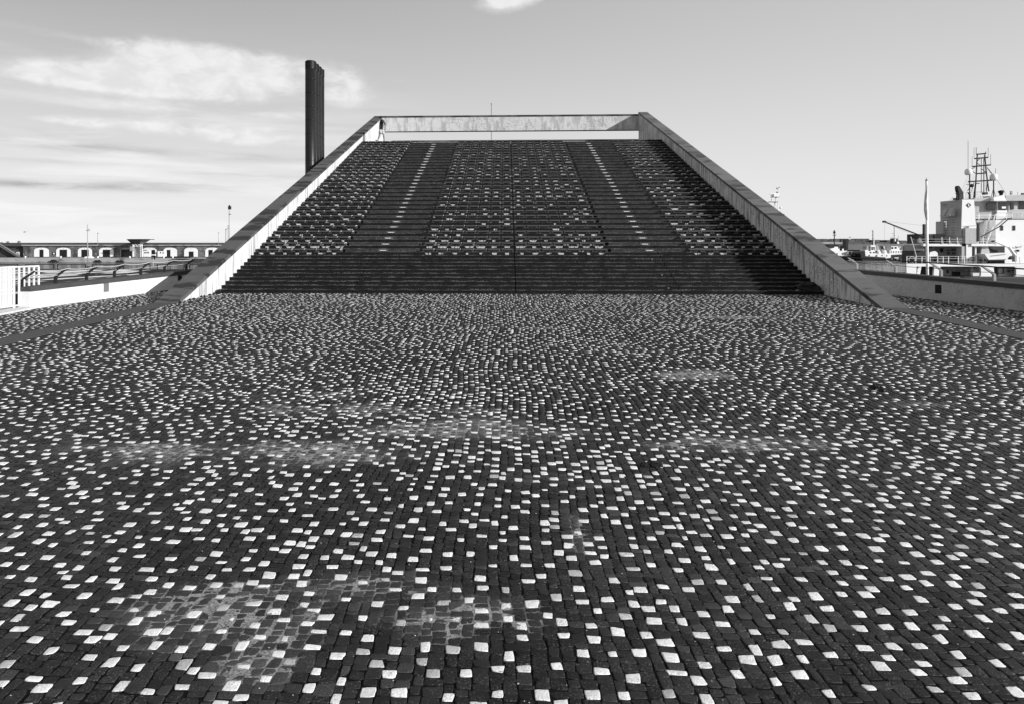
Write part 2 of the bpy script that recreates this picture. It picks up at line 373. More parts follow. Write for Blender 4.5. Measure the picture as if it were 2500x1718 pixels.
# pale stones are strewn evenly: none stands right beside another, closer set in places
cA = G(900, 990); cB = G(1580, 990)
dens = 1.0-.16*np.exp(-((scx-cA.x)/3.2)**2-((scy-cA.y)/1.6)**2)+.35*np.exp(-((scx-cB.x)/.9)**2-((scy-cB.y)/.8)**2)+.22*(vnoise(scx*.6+3, scy*.6, 8)-.5)
dmin = (.088+.125*RNG.random(N))*dens
wh = np.zeros(N, bool); cells = {}
px_ = scx.tolist(); py_ = scy.tolist(); dm_ = dmin.tolist()
for i in RNG.permutation(N).tolist():
    x, y, d = px_[i], py_[i], dm_[i]; gx_, gy_ = int(x//.22), int(y//.22); good = True
    for a_ in (gx_-1, gx_, gx_+1):
        for b_i in (gy_-1, gy_, gy_+1):
            for (qx, qy) in cells.get((a_, b_i), ()):
                if (qx-x)**2+(qy-y)**2 < d*d: good = False; break
            if not good: break
        if not good: break
    if good: wh[i] = True; cells.setdefault((gx_, gy_), []).append((x, y))
tone = np.where(wh, RNG.uniform(.72, .88, N), RNG.uniform(.008, .026, N)*(1+1.0*(RNG.random(N) < .14)))
tone = np.where(wh & (RNG.random(N) < .08), tone*.60, tone)
tone = np.where(wh, tone*(.92+.16*vnoise(scx*9, scy*9, 61)), tone*(.55+.75*vnoise(scx*.9+2, scy*.8, 62))*(.8+.4*vnoise(scx*5, scy*5, 63)))
tone = np.where(wh, tone, tone+(.05+.03*(scy > 6))*s_*vnoise(scx*8, scy*8, 64))
shrink = np.where(wh, .93, 1.0); hx_ = (shx-gap)*shrink; hy_ = (shy-gap)*np.where(wh, np.where(scy > 8, .82, .93), 1.0)
# jittered corners (and mid-edge points near the camera)
warpx = .035*np.sin(scy*.8+1)+.02*np.sin(scy*2.1+scx*.4); warpy = .05*np.sin(scx*.55+.6)+.03*np.sin(scx*1.7+scy*.3)+.012*np.sin(scx*5.3)
cxw = scx+warpx; cyw = scy+warpy
ok = (cyw < Y0-.02) & (cxw > xl_at(cyw)+.04) & (cxw < xr_at(cyw)-.04)
inwall = (cyw > 19.6) & ((cxw < SXL1+.05) & (cxw > SXL0-.05) | (cxw > SXR0-.05) & (cxw < SXR1+.05))
strip = ((cxw > SXL0-.04) & (cxw < SXL1+.04)) | ((cxw > SXR0-.04) & (cxw < SXR1+.04))
ok &= ~strip & ~inwall
side = ((cxw < SXL0) | (cxw > SXR1))
# paving outside the walls runs on past the first riser
ok2 = (cyw >= Y0-.02) & side & (cxw > xl_at(cyw)+.04) & (cxw < xr_at(cyw)-.04); ok |= ok2
sel = np.nonzero(ok)[0]
near = sel[cyw[sel] < 8.6]; far = sel[cyw[sel] >= 8.6]
height = 0.0002+.0028*RNG.random(N)-.0006*s_
tiltx = RNG.normal(0, .022, N); tilty = RNG.normal(0, .022, N)
zb0 = zplaza(cxw, cyw)
CORN = np.array([(-1, -1), (1, -1), (1, 1), (-1, 1)], float)
def far_arrays(ix):
    n = len(ix); j = RNG.uniform(-.30, .14, (n, 4, 2))
    sx = hx_[ix][:, None]; sy = hy_[ix][:, None]
    tx = CORN[:, 0]*(1+j[..., 0])*sx; ty = CORN[:, 1]*(1+j[..., 1])*sy
    zt = zb0[ix][:, None]+GS*ty+height[ix][:, None]+tx*tiltx[ix][:, None]+ty*tilty[ix][:, None]
    top = np.stack([cxw[ix][:, None]+tx*.93, cyw[ix][:, None]+ty*.93, zt], -1)
    bot = np.stack([cxw[ix][:, None]+tx, cyw[ix][:, None]+ty, zt-.007], -1)
    co = np.concatenate([top, bot], 1).reshape(-1, 3)
    b = (np.arange(n)*8)[:, None, None]
    q = np.array([[0, 1, 2, 3], [4, 5, 1, 0], [5, 6, 2, 1], [6, 7, 3, 2], [7, 4, 0, 3]])[None]+b
    return co, q.reshape(-1, 4), np.repeat(tone[ix], 5)
K = 12
def near_arrays(ix):
    """twelve-cornered, slightly domed tops with a worn rim"""
    n = len(ix)
    base = []
    for a, b in ((0, 1), (1, 2), (2, 3), (3, 0)):
        for f in (0.04, .35, .70): base.append(CORN[a]*(1-f)+CORN[b]*f)
    base = np.array(base); base = np.roll(base, 0, 0)
    base[::3] *= 1.0
    jc = RNG.uniform(-.34, .12, (n, 4, 2))                # whole-corner shift keeps stones skewed, not just noisy
    # bilinear skew
    bx = base[:, 0][None]; by = base[:, 1][None]
    wq = [((1-bx)*(1-by)/4), ((1+bx)*(1-by)/4), ((1+bx)*(1+by)/4), ((1-bx)*(1+by)/4)]
    dx = sum(wq[i]*jc[:, i, 0][:, None] for i in range(4)); dy = sum(wq[i]*jc[:, i, 1][:, None] for i in range(4))
    jx = RNG.normal(0, .026, (n, K)); jy = RNG.normal(0, .030, (n, K))
    sx = hx_[ix][:, None]; sy = hy_[ix][:, None]
    tx = (bx+dx+jx)*sx; ty = (by+dy+jy)*sy
    zt = zb0[ix][:, None]+GS*ty+height[ix][:, None]+tx*tiltx[ix][:, None]+ty*tilty[ix][:, None]
    X = cxw[ix][:, None]; Y = cyw[ix][:, None]
    r1 = np.stack([X+tx*.86, Y+ty*.86, zt+RNG.normal(0, .0004, (n, K))], -1)
    r2 = np.stack([X+tx*.96, Y+ty*.96, zt-.0007], -1)
    r3 = np.stack([X+tx, Y+ty, zt-.013], -1)
    ctr = np.stack([X[:, 0], Y[:, 0], zt.mean(1)+.0002], -1)[:, None]
    co = np.concatenate([r1, r2, r3, ctr], 1)
    M = 3*K+1
    q = [];
    for k in range(K):
        k2 = (k+1) % K; q += [(K+k, K+k2, k2, k), (2*K+k, 2*K+k2, K+k2, K+k)]
    t3 = [(k, (k+1) % K, 3*K) for k in range(K)]
    return co, np.array(q), np.array(t3), M
# the 300 stones that show largest become objects of their own
vis = near[(cxw[near] > -(1160/FPX)*cyw[near]-.02) & (cxw[near] < (1320/FPX)*cyw[near]+.02) & (cyw[near] > 3.47)]
own = vis[np.argsort(cyw[vis])][:298]; rest = np.setdiff1d(near, own)
co, q, t3, Mv = near_arrays(rest); n = len(rest); b = (np.arange(n)*Mv)[:, None, None]
Q = (q[None]+b).reshape(-1, 4); T3 = (t3[None]+b).reshape(-1, 3)
tn = np.concatenate([np.repeat(tone[rest], len(q)), np.repeat(tone[rest], len(t3))])
co2, Q2, tn2 = far_arrays(far); o1 = len(co.reshape(-1, 3))
cobbles = bpy.data.objects.new('paving_stones', quick_mesh('paving_stones', np.concatenate([co.reshape(-1, 3), co2]), np.concatenate([Q, Q2+o1]), M_stone, np.concatenate([tn[:n*len(q)], tn2, tn[n*len(q):]]), T3))
COL.objects.link(cobbles); setp(cobbles, plaza); tag(cobbles, kind='stuff')
co, q, t3, Mv = near_arrays(own)
for i in range(len(own)):
    me = quick_mesh('paving_stone', co[i]-co[i][-1], q, M_stone, np.full(len(q)+len(t3), tone[own[i]]), t3)
    ob = inst('paving_stone', me, plaza, tuple(co[i][-1]))

# kerb strips of smooth basalt in line with the side walls
M_strip = mat('smooth_basalt_strip', .060, .7, .2, 3, bump=.15, speck=.3, speck_v=.15, speck_sc=60)
for nm, (a, b, ye) in {'kerb_strip_left': (SXL0, SXL1, 20.2), 'kerb_strip_right': (SXR0, SXR1, 19.6)}.items():
    k = empty(nm, loc=(a, -2, zg(-2))); tag(k, kind='structure')
    y = -2.0
    while y < ye-.1:
        y2 = min(y+1.5, ye)
        MB().prism([(y, zg(y)-.08), (y2-.006, zg(y2)-.08), (y2-.006, zg(y2)+.012), (y, zg(y)+.012)], 'x', a+.01, b-.01).build('kerb_slab', M_strip, k); y = y2

# ------------------------------------------------------------------ grandstand
gs = empty('grandstand', 'broad dark stepped grandstand between sloping pale side walls on the plaza', 'grandstand', (XC, Y0, 0))
core = MB().prism([(Y0+.25, -.5), (YB+.5, -.5), (YB+.5, ZTOP-.25), (YTOP+.5, ZTOP-.25), (Y1+.35, Z1-.25), (Y0+.35, -.2)], 'x', XL+.02, XR-.02)
core.build('base', M_joint, gs)
def slab_profile(h, d):
    return [(0, h-.030), (.010, h-.036), (.010, -.02), (d, -.02), (d, h-.002), (.012, h), (.0, h-.012)]
cuts = [XL+.006, LXL-.35, XC, LXR+.3, XR-.006]
def step(y, z0, h, d, xa, xb, name='step_slab', m=M_step):
    jy = random.uniform(-.004, .004); jz = random.uniform(-.003, .003)
    o = MB().prism([(y+p[0]+jy, z0+p[1]+jz) for p in slab_profile(h, d)], 'x', xa, xb).build(name, m, gs); return o
for i in range(NP):
    last = i == NP-1
    for a, b in zip(cuts[:-1], cuts[1:]):
        ga = .015 if a == XC else .010; gb = .015 if b == XC else .010
        step(Y0+i*TR, i*RS, RS, (ROWD if last else TR)+.06, a+ga, b-gb)
for k in range(1, ROWS):
    dd = ROWD+.06 if k < ROWS-1 else 1.5
    for a, b in zip(cuts[:-1], cuts[1:]):
        ga = gb = .010
        step(Y1+k*ROWD, Z1+2*RS*(k-1), 2*RS, dd, a+ga, b-gb)
light_me = MB().box(-.125, .125, -.008, 0, -.011, .011).mesh('step_light', M_light)
frame_me = MB().box(-.17, .17, -.003, 0, .034, .038).box(-.17, -.166, -.003, 0, -.04, .034).box(.166, .17, -.003, 0, -.04, .034).mesh('light_frame', M_pale)
for k in range(ROWS-1):
    y = Y1+k*ROWD+TR; z = Z1+2*RS*k
    for (a, b), lx in ((AL, LXL), (AR, LXR)):
        step(y, z, RS, TR+.02, a, lx-.005, 'aisle_step', M_aisle); step(y, z, RS, TR+.02, lx+.005, b, 'aisle_step', M_aisle)
        l = inst('step_light', light_me, gs, (lx+random.uniform(-.03, .03), y-.004, z+RS*.44))
        f = inst('light_frame', frame_me, l, tuple(l.location+Vector((0, .001, 0))))
# seats: a slab on a narrower foot
SH = RS
seat_mb = MB(); sw = .222
seat_mb.prism([(0.006, SH-.062), (.34, SH-.062), (.34, SH), (.012, SH), (0, SH-.010), (0, SH-.054)], 'x', -sw, sw)
for s_x in (-1, 1):
    seat_mb.box(s_x*.158, s_x*.243, .035, .33, .0, SH-.0625); seat_mb.box(s_x*.2235, s_x*.2425, .05, .33, SH-.062, SH-.022)
seat_me = seat_mb.mesh('seat', M_seat); seat_me.materials.append(M_pale); seat_me.materials.append(M_support)
for p in seat_me.polygons:
    if len(p.vertices) == 6 and abs(p.normal.x) > .9: p.material_index = 1  # slab ends get the paler material
    elif p.center.z < SH-.063 or abs(p.center.x) > .2225: p.material_index = 2
def spread(a, b, n): p = (b-a)/n; return [a+p*(i+.5) for i in range(n)]
SEATX = spread(XL+.05, AL[0]-.12, 7)+spread(AL[1]+.16, XC-.02, 7)+spread(XC+.02, AR[0]-.16, 7)+spread(AR[1]+.12, XR-.03, 7)
seats = [(k, x) for k in range(ROWS) for x in SEATX]
rest_mb = MB(); sv = [tuple(v.co) for v in seat_me.vertices]; sf = [tuple(p.vertices) for p in seat_me.polygons]; smi = [p.material_index for p in seat_me.polygons]; mi = []
for n_, (k, x) in enumerate(seats):
    p = Vector((x+random.uniform(-.01, .01), Y1+k*ROWD+.13+random.uniform(-.008, .008), Z1+2*RS*k))
    if n_ < 300: inst('seat', seat_me, gs, tuple(p))
    else: rest_mb.add([(v[0]+p.x, v[1]+p.y, v[2]+p.z) for v in sv], sf); mi += smi
so = rest_mb.build('seats', M_seat, gs); tag(so, kind='stuff'); so.data.materials.append(M_pale); so.data.materials.append(M_support)
if len(mi) >= len(so.data.polygons): so.data.polygons.foreach_set('material_index', mi[:len(so.data.polygons)])
# pale patches worn by heels into the riser under each seat
sc = MB()
for k in range(ROWS):
    strong = .75 if k in (0, 1, 2, 16, 28) else .45
    for x in SEATX:
        amt = random.random()
        if k in (4, 5, 6, 8, 9, 10) and amt > .35: continue
        if amt > strong+.35 or (k > 11 and amt > .62): continue
        hw = random.uniform(.05, .12)*(1.35 if k in (1,) else 1)*(.8+.5*random.random()); y = Y1+k*ROWD-.003
        zt = Z1+2*RS*k-.034; zb = zt-random.uniform(.060, .080)
        xm = x+random.uniform(-.03, .03); npt = 7; top = []; bot = []
        for i in range(npt):
            f = i/(npt-1)*2-1
            top.append((xm+f*hw*random.uniform(1.0, 1.3), y+.010, zt-.010*random.random()*(i % 2))); bot.append((xm+f*hw*random.uniform(.72, .95), y+.010, zb+random.uniform(.0, .014)))
        vs = top+bot; fs = [(i+npt, i+npt+1, i+1, i) for i in range(npt-1)]
        sc.add([(v[0], v[1]-.006, v[2]) for v in vs], fs)
        if random.random() < .55:      # and on the seat's own top, towards the back
            a = random.uniform(.04, .12); z = Z1+2*RS*k+SH+.003; yy = Y1+k*ROWD+.13
            sk = random.uniform(.02, .10)
            sc.add([(xm-a, yy+.03, z), (xm+a*.5, yy+.02, z), (xm+a+sk, yy+.28, z), (xm-a*.4+sk, yy+.31, z)], [(0, 1, 2, 3)])
tag(sc.build('scuff_marks', M_scuff, gs), kind='stuff')
# round fittings on the lower risers
for px, py in ((1616, 672), (1632, 704), (1592, 634)):
    i = round((717.6-py)/9.6-.5); c = W(px, py, Y0+i*TR-.004)
    MB().tube([(c.x, c.y, c.z), (c.x, c.y+.01, c.z)], .030, 14).build('round_fitting', M_mid, gs)

# side walls with coping slabs
def stringer(x_in, x_out, zb, m, label, mc):
    zt = lambda Y: zb+CS*(Y-Y0)
    ys = Y0-zb/(CS-GS)
    wl = MB().prism([(ys, zg(ys)-.01), (ys-.3, -1.3), (YB, -1.3), (YB, zt(YB))], 'x', x_in, x_out).build('side_wall', m, gs)
    tag(wl, label)
    y = Y0-(zb+CTK)/(CS-GS)-.02; dy = 1.085; lo, hi = min(x_in, x_out), max(x_in, x_out)
    while y < YB-.04:
        y2 = min(y+dy, YB-.035); g = .014; e = random.uniform(-.003, .003)
        p = [(y, zt(y)+.001), (y2-g, zt(y2-g)+.001), (y2-g, zt(y2-g)+CTK+e), (y, zt(y)+CTK+e)]
        MB().prism(p, 'x', lo-.035, hi+.035).build('coping_slab', mc, wl); y = y2
    return wl
stringer(XL, XL-WT, ZBL, M_plaster_l, 'sunlit white side wall with dark stained coping', M_coping)
stringer(XR, XR+WT, ZBR, M_plaster_r, 'shaded grey side wall with dark vertical streaks', M_coping_r)
yj = 47.9; MB().box(XL, XL+.012, yj, yj+.16, ZTOP+.0, ZBL+CS*(yj-Y0)-.02).build('expansion_joint', M_mid, gs)
# beam across the top and the low wall behind the last row
zbt = ZBL+CS*(YB-Y0); zbb = W(1250, 319.5, YB).z
bm = MB().box(XL-WT, XR+WT, YB+.004, YB+.55, zbb, zbt).build('beam', M_beam, gs)
x = XL-WT-.035
while x < XR+WT:
    x2 = min(x+1.6, XR+WT+.035); MB().box(x, x2-.006, YB-.03, YB+.585, zbt+.002, zbt+CTK+.01).build('coping_slab', M_coping, bm); x = x2
zp = W(1250, 345.5, YB).z
pw = MB().box(XL+.003, XR-.003, YB+.05, YB+.5, ZTOP-.3, zp).build('back_wall', M_plaster_l, gs)
MB().box(W(957, 345, YB).x, XR-.004, YB+.01, YB+.54, zp+.002, zp+.11).build('coping', M_coping, pw)
MB().box(XL+.01, XR-.01, YTOP+1.4, YB+.04, ZTOP-.12, ZTOP-.004).build('top_landing', M_step, gs)

# ------------------------------------------------------------------ four exhaust pipes behind the left wall
YP = 40.0
for i, (pxr, pyt) in enumerate([(771.5, 150), (778.5, 157), (785, 163.5), (791.5, 170)]):
    Y = YP*(1+.0168*i*1.0); r = .318; xr = W(pxr, 300, Y).x; zt = W(pxr, pyt, Y).z; cx_ = xr-r
    lab = ['frontmost dark steel exhaust pipe of the four with ribbed top', 'second exhaust pipe from the front, between the widest-looking pipe and the third',
           'third exhaust pipe from the front in the dark row behind the left wall', 'rearmost exhaust pipe of the four, mostly hidden and farthest right'][i]
    p = empty('exhaust_pipe', lab, 'chimney', (cx_, Y, 0), 'dark exhaust pipes behind the left wall')
    MB().lathe([(r, -1), (r, zt-.50)], (cx_, Y, 0), 40).build('shaft', M_pipe, p, True)
    pr = [(r-.03, zt-.50)]
    for k in range(6): z = zt-.48+k*.078; pr += [(r-.03, z), (r+.008, z+.012), (r+.008, z+.046), (r-.03, z+.056)]
    MB().lathe(pr+[(r-.04, zt)], (cx_, Y, 0), 40).build('louvred_cap', M_black, p)
    z = zt-1.1
    while z > 1:
        MB().lathe([(r+.001, z-.012), (r+.006, z-.008), (r+.006, z+.008), (r+.001, z+.012)], (cx_, Y, 0), 40).build('seam_band', M_pipe, p, True); z -= .80
# thin mast behind the beam
x_ = W(1200, 300, 80)
MB().tube([(x_.x, 80, 0), (x_.x, 80, W(1200, 255, 80).z)], .055, 8).ball((x_.x, 80, W(1200, 254, 80).z), .10, 8, 6).build('pole', M_grey)
tag(bpy.data.objects['pole'], 'thin grey pole rising behind the top beam of the grandstand', 'pole')

# ------------------------------------------------------------------ parapets either side of the plaza
M_terr = bpy.data.materials.new('streaked_terrace'); M_terr.use_nodes = True
t = NT(M_terr.node_tree); t.n.clear(); o_ = t.n.new('ShaderNodeOutputMaterial'); b_ = t.n.new('ShaderNodeBsdfPrincipled'); t.l.new(b_.outputs[0], o_.inputs[0])
geo = t.n.new('ShaderNodeNewGeometry')
nz_ = t.noise(t.scale(geo.outputs['Position'], (.75, .16, 1)), 1.0, 4, .55, .6); f = t.ss(nz_, .47, .53)  # mirror-smooth streaks put in to stand for sun patches on the dark deck
t.put(b_.inputs['Roughness'], t.mix(f, .9, .03)); t.put(b_.inputs['Specular IOR Level'], t.mix(f, .15, .75)); b_.inputs['Base Color'].default_value = (.035, .035, .035, 1)
terr = MB().prism([(-75, 20), (-75, 62), (-9, 62), (-9, 33), (PL1.x-.75, 26), (PL0.x-.75, 19.0), (-16.0, 10)], 'z', -5.2, -.62).build('terrace', M_terr); tag(terr, kind='structure')

def parapet(name, A, B, side, hh, label, m, panels, ymin, ymax):
    """A near, B far; side -1: faces right, +1: faces left"""
    dx = (B.x-A.x)/(B.y-A.y); pos = lambda Y: A.x+dx*(Y-A.y)
    r = empty(name, label, 'wall', (pos(ymin), ymin, zg(ymin)))
    th = .34*side
    def seg(mb, y0, y1, x0, x1, z0, z1, raw=False):
        f = (lambda Y: zg(Y)-OUT) if not raw else (lambda Y: 0)
        P = [(pos(y0)+x0, y0, f(y0)+z0), (pos(y0)+x1, y0, f(y0)+z0), (pos(y1)+x1, y1, f(y1)+z0), (pos(y1)+x0, y1, f(y1)+z0)]
        return mb.hexa(P+[(a, b, c+(z1-z0)) for a, b, c in P])
    y = ymin
    seg(MB(), ymin, ymax, 0, th, -.8, hh).build('wall_face', m, r)
    while y < ymax-.1:
        y2 = min(y+1.9, ymax); seg(MB(), y, y2-.008, -.03*side, .44*side, hh+.002, hh+.135).build('coping_slab', M_coping_d, r); y = y2
    for (px, y0p, y1p, wpx, mm) in panels:
        # recessed service plates at photo pixels on the wall's own face
        u = (px-CX)/FPX; s, c = math.sin(YAW), math.cos(YAW); ddx = -s+u*c; ddy = c+u*s
        tt = (A.x-dx*A.y)/(ddx-dx*ddy); Yp = ddy*tt; hw = wpx/FPX*tt/2
        hw = max(.06, hw*1.0/abs(math.cos(math.atan(ddx/ddy))*1.0)); hw = .105
        z1 = CAMZ-(y0p-CY)/FPX*tt; z0 = CAMZ-(y1p-CY)/FPX*tt
        lo, hi = Yp-hw, Yp+hw
        P = [(pos(lo)-.012*side, lo, z0), (pos(lo)+.05*side, lo, z0), (pos(hi)+.05*side, hi, z0), (pos(hi)-.012*side, hi, z0)]
        MB().hexa(P+[(a, b, z1) for a, b, _ in P]).build('service_plate', mm, r)
    return r, pos
M_coping_d = mat('dark_parapet_coping', .055, .85, .35, 2.5, bump=.3, speck=.5, speck_v=.15, speck_sc=9)
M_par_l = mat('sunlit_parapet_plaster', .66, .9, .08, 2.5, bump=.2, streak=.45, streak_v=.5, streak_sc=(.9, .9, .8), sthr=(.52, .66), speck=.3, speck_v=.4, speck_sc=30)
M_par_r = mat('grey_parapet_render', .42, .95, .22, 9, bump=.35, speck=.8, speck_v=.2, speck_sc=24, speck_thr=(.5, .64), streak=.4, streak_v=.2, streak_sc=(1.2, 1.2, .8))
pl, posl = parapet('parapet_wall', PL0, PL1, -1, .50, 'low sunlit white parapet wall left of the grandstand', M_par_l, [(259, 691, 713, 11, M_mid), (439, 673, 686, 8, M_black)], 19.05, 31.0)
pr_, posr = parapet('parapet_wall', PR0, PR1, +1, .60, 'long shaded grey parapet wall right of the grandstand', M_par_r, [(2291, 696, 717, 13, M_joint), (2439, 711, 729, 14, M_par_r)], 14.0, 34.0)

def rope_rail(name, pos, side, ys, rope_m, thick, label, hb, thin_ys):
    r = empty(name, label, 'railing', (pos(ys[0]), ys[0], .5))
    tops = []
    for y in ys:
        b = Vector((pos(y)+.34*side, y, zg(y)-OUT+hb)); foot = b+Vector((0, 0, .20)); top = foot+Vector((-.36*side, 0, .24)); tops.append((top, foot))
        mb = MB(); mb.box(b.x-.035, b.x+.035, y-.04, y+.04, b.z-.1, foot.z)
        d = Vector((-.36*side, 0, .24)); n = Vector((.24*side, 0, .36)).normalized()*.03*1; 
        mb.hexa([foot+Vector((0, -.035, 0))-n, foot+Vector((0, .035, 0))-n, foot+Vector((0, .035, 0))+n, foot+Vector((0, -.035, 0))+n,
                 top+Vector((0, -.03, 0))-n*.6, top+Vector((0, .03, 0))-n*.6, top+Vector((0, .03, 0))+n*.6, top+Vector((0, -.03, 0))+n*.6])
        mb.build('post', M_grey if side > 0 else M_dark, r)
    def sag(pts, amt, rad, m, nm):
        mb = MB()
        for a, b in zip(pts[:-1], pts[1:]):
            mb.tube([a.lerp(b, f)+Vector((0, 0, -4*amt*f*(1-f))) for f in [i/8 for i in range(9)]], rad, 7)
        return mb.build(nm, m, r)
    sag([a for a, b in tops], thick[1], thick[0], rope_m, 'top_rope')
    sag([b+Vector((-.1*side, 0, .05)) for a, b in tops], .02, .008, rope_m, 'lower_cable')
    return r, tops
rope_rail('rope_railing', posl, -1, [19.2, 20.3, 21.45, 22.6, 23.8, 25.0, 26.2, 27.4], M_rope_l, (.013, .05), 'pale sagging rope on leaning posts along the left parapet', .635, None)
rr, tops = rope_rail('rope_railing', posr, +1, [15.5, 17.2, 18.9, 20.6, 22.3, 24.0, 25.7, 27.4, 29.1], M_rope_d, (.020, .012), 'dark rope on leaning posts along the right parapet', .735, None)
kn = MB(); a, b = tops[6][0], tops[7][0]
for i in range(9): f = .35+i*.035; kn.ball(a.lerp(b, f)+Vector((0, 0, .0)), .035 if i % 2 else .028, 8, 5)
kn.build('rope_knot', M_rope_d, rr)

# white flagpole with furled flag
fp = empty('flagpole', 'white flagpole with a furled pale flag behind the right parapet', 'flagpole', W(2266, 680, 27.5))
a = W(2265.5, 684, 27.5); b = W(2262, 443, 27.5)
MB().tube([a-Vector((0, 0, 2)), b], [.055, .042], 14).build('pole', M_white, fp, True)
MB().lathe([(.02, -.02), (.05, .02), (.03, .07), (.012, .10), (.004, .14)], tuple(b), 12).build('finial', M_grey, fp, True)
fl = MB()
n = 26; o = 0; vs = []
for i in range(n+1):
    f = i/n; y = 448+f*(535-448); wpx = .6+2.4*min(1, f*1.5)*(1 if f < .8 else (1-(f-.8)*3.6)); c = W(2262.5-wpx*.75, y, 27.5)
    hw = wpx/FPX*27.5*.75
    for k in range(9):
        g = k/8*2-1; vs.append((c.x+g*hw, c.y+.05*math.sin(k*2.1+f*3), c.z-.01*k))
fs = [(i*9+k, i*9+k+1, (i+1)*9+k+1, (i+1)*9+k) for i in range(n) for k in range(8)]
fl.add(vs, fs); fo = fl.build('flag', mat('pale_flag_cloth', .45, .9, .3, 4, stretch=(3, 3, .3), bump=.2), fp, True)
sm = fo.modifiers.new('thickness', 'SOLIDIFY'); sm.thickness = .012

# ------------------------------------------------------------------ white gate and pale ramp at the far left
g0 = G(0, 771, -OUT); g1 = G(99, 752, -OUT); g2 = G(-220, 811, -OUT)
back = [(posl(g1.y+.25)+.03, g1.y+.25), (posl(19.05)+.03, 19.05), (posl(19.05)-2.5, 18.6), (g2.x-1.0, g2.y+.5)]
tp = [(g1.x, g1.y), (g0.x, g0.y), (g2.x, g2.y)]+back[::-1]
n_ = len(tp); vs = [(x, y, zg(y)-OUT+.055) for x, y in tp]+[(x, y, zg(y)-.2) for x, y in tp]
ro = MB().add(vs, [tuple(range(n_))[::-1], tuple(range(n_, 2*n_))]+[(i, (i+1) % n_, (i+1) % n_+n_, i+n_) for i in range(n_)]).build('pale_ramp', M_tread); tag(ro, kind='structure')
def gp(px, Y, y): return W(px, y, Y)
YA, YB_ = 18.85, 19.75
gt = empty('gate', 'white metal gate of upright slats standing open by the left parapet', 'gate', (gp(34, YA, 700).x, YA, zg(YA)))
def yat(px): return YA+(YB_-YA)*(px-34)/61 if px >= 34 else YA-.016*(34-px)
zt = W(60, 653, YA).z; zb = W(60, 747.5, YA).z
for px in [-36, -29, -21, -14, -6.5, .5, 7.5, 14, 20.5, 27, 34, 46.5, 58.7, 70.8, 82.8, 94.5]:
    yy = yat(px); hw = .019 if px > 35 else .020
    x = gp(px, yy, 700).x
    MB().box(x-hw, x+hw, yy-.02, yy+.02, zb+.02, zt-.02).build('slat', M_white, gt)
for z in (zt, zb):
    MB().tube([(gp(34, YA, 700).x, YA, z), (gp(95.5, YB_, 700).x, YB_, z)], .022, 4).build('rail', M_white, gt)
    MB().tube([(gp(34, YA, 700).x, YA, z), (gp(-40, yat(-40), 700).x, yat(-40), z)], .026, 4).build('rail', M_white, gt)
MB().tube([(gp(34, YA, 700).x, YA, zb), (gp(34, YA, 700).x, YA, zg(YA)-.05)], .03, 8).build('foot', M_white, gt)

# ------------------------------------------------------------------ sea, quays and pier
ZW = -4.66
M_sea = bpy.data.materials.new('harbour_water'); M_sea.use_nodes = True
t = NT(M_sea.node_tree); t.n.clear(); o_ = t.n.new('ShaderNodeOutputMaterial'); b_ = t.n.new('ShaderNodeBsdfPrincipled'); t.l.new(b_.outputs[0], o_.inputs[0])
geo = t.n.new('ShaderNodeNewGeometry'); b_.inputs['Base Color'].default_value = (.05, .05, .05, 1); b_.inputs['Roughness'].default_value = .12; b_.inputs['IOR'].default_value = 1.33
bp = t.n.new('ShaderNodeBump'); bp.inputs['Strength'].default_value = 1.0; bp.inputs['Distance'].default_value = .9
hh = t.m('ADD', t.noise(t.scale(geo.outputs['Position'], (1, 1, 1)), .9, 5, .65), t.m('MULTIPLY', t.noise(geo.outputs['Position'], .12, 3, .6), 1.2))
t.l.new(hh, bp.inputs['Height']); t.l.new(bp.outputs[0], b_.inputs['Normal'])
sea = MB().add([(-6000, -3000, ZW), (6000, -3000, ZW), (6000, 12000, ZW), (-6000, 12000, ZW)], [(0, 1, 2, 3)]).build('sea', M_sea); tag(sea, kind='structure')

YPI = 145.0
pier = MB().box(-150, -36, YPI-.4, YPI+3, ZW-.5, W(200, 658.5, YPI).z).build('pier', mat('dark_pier', .035, .9, .3, .4, bump=.2)); tag(pier, kind='structure')
zpt = W(200, 658.5, YPI).z
frames = [(-38, 44), (61, 132), (139, 209.5), (224, 293), (300, 367), (382.5, 450), (462, 490)]
nms = ['at the photo edge behind the white gate', 'nearest right of the white gate', 'just left of the tall lamp post', 'just right of the tall lamp post', 'left of the short flower-topped post', 'right of the short flower-topped post', 'beside the grandstand wall']
for (a, b), nm in zip(frames, nms):
    r = empty('railing_frame', 'dark rectangular railing frame on the pier, '+nm, 'railing', (W(a, 650, YPI).x, YPI, zpt), 'dark railing frames along the pier edge')
    MB().pbox(a, 647, a+2.2, 658.5, YPI, .12).build('post', M_dark, r); MB().pbox(b-2.2, 647, b, 658.5, YPI, .12).build('post', M_dark, r)
    MB().pbox(a, 645.6, b, 647.4, YPI, .12).build('top_rail', M_dark, r)
    c = (a+b)/2; MB().pbox(c-.3, 647.4, c+.3, 658.5, YPI+.04, .04).build('middle_post', M_dark, r)

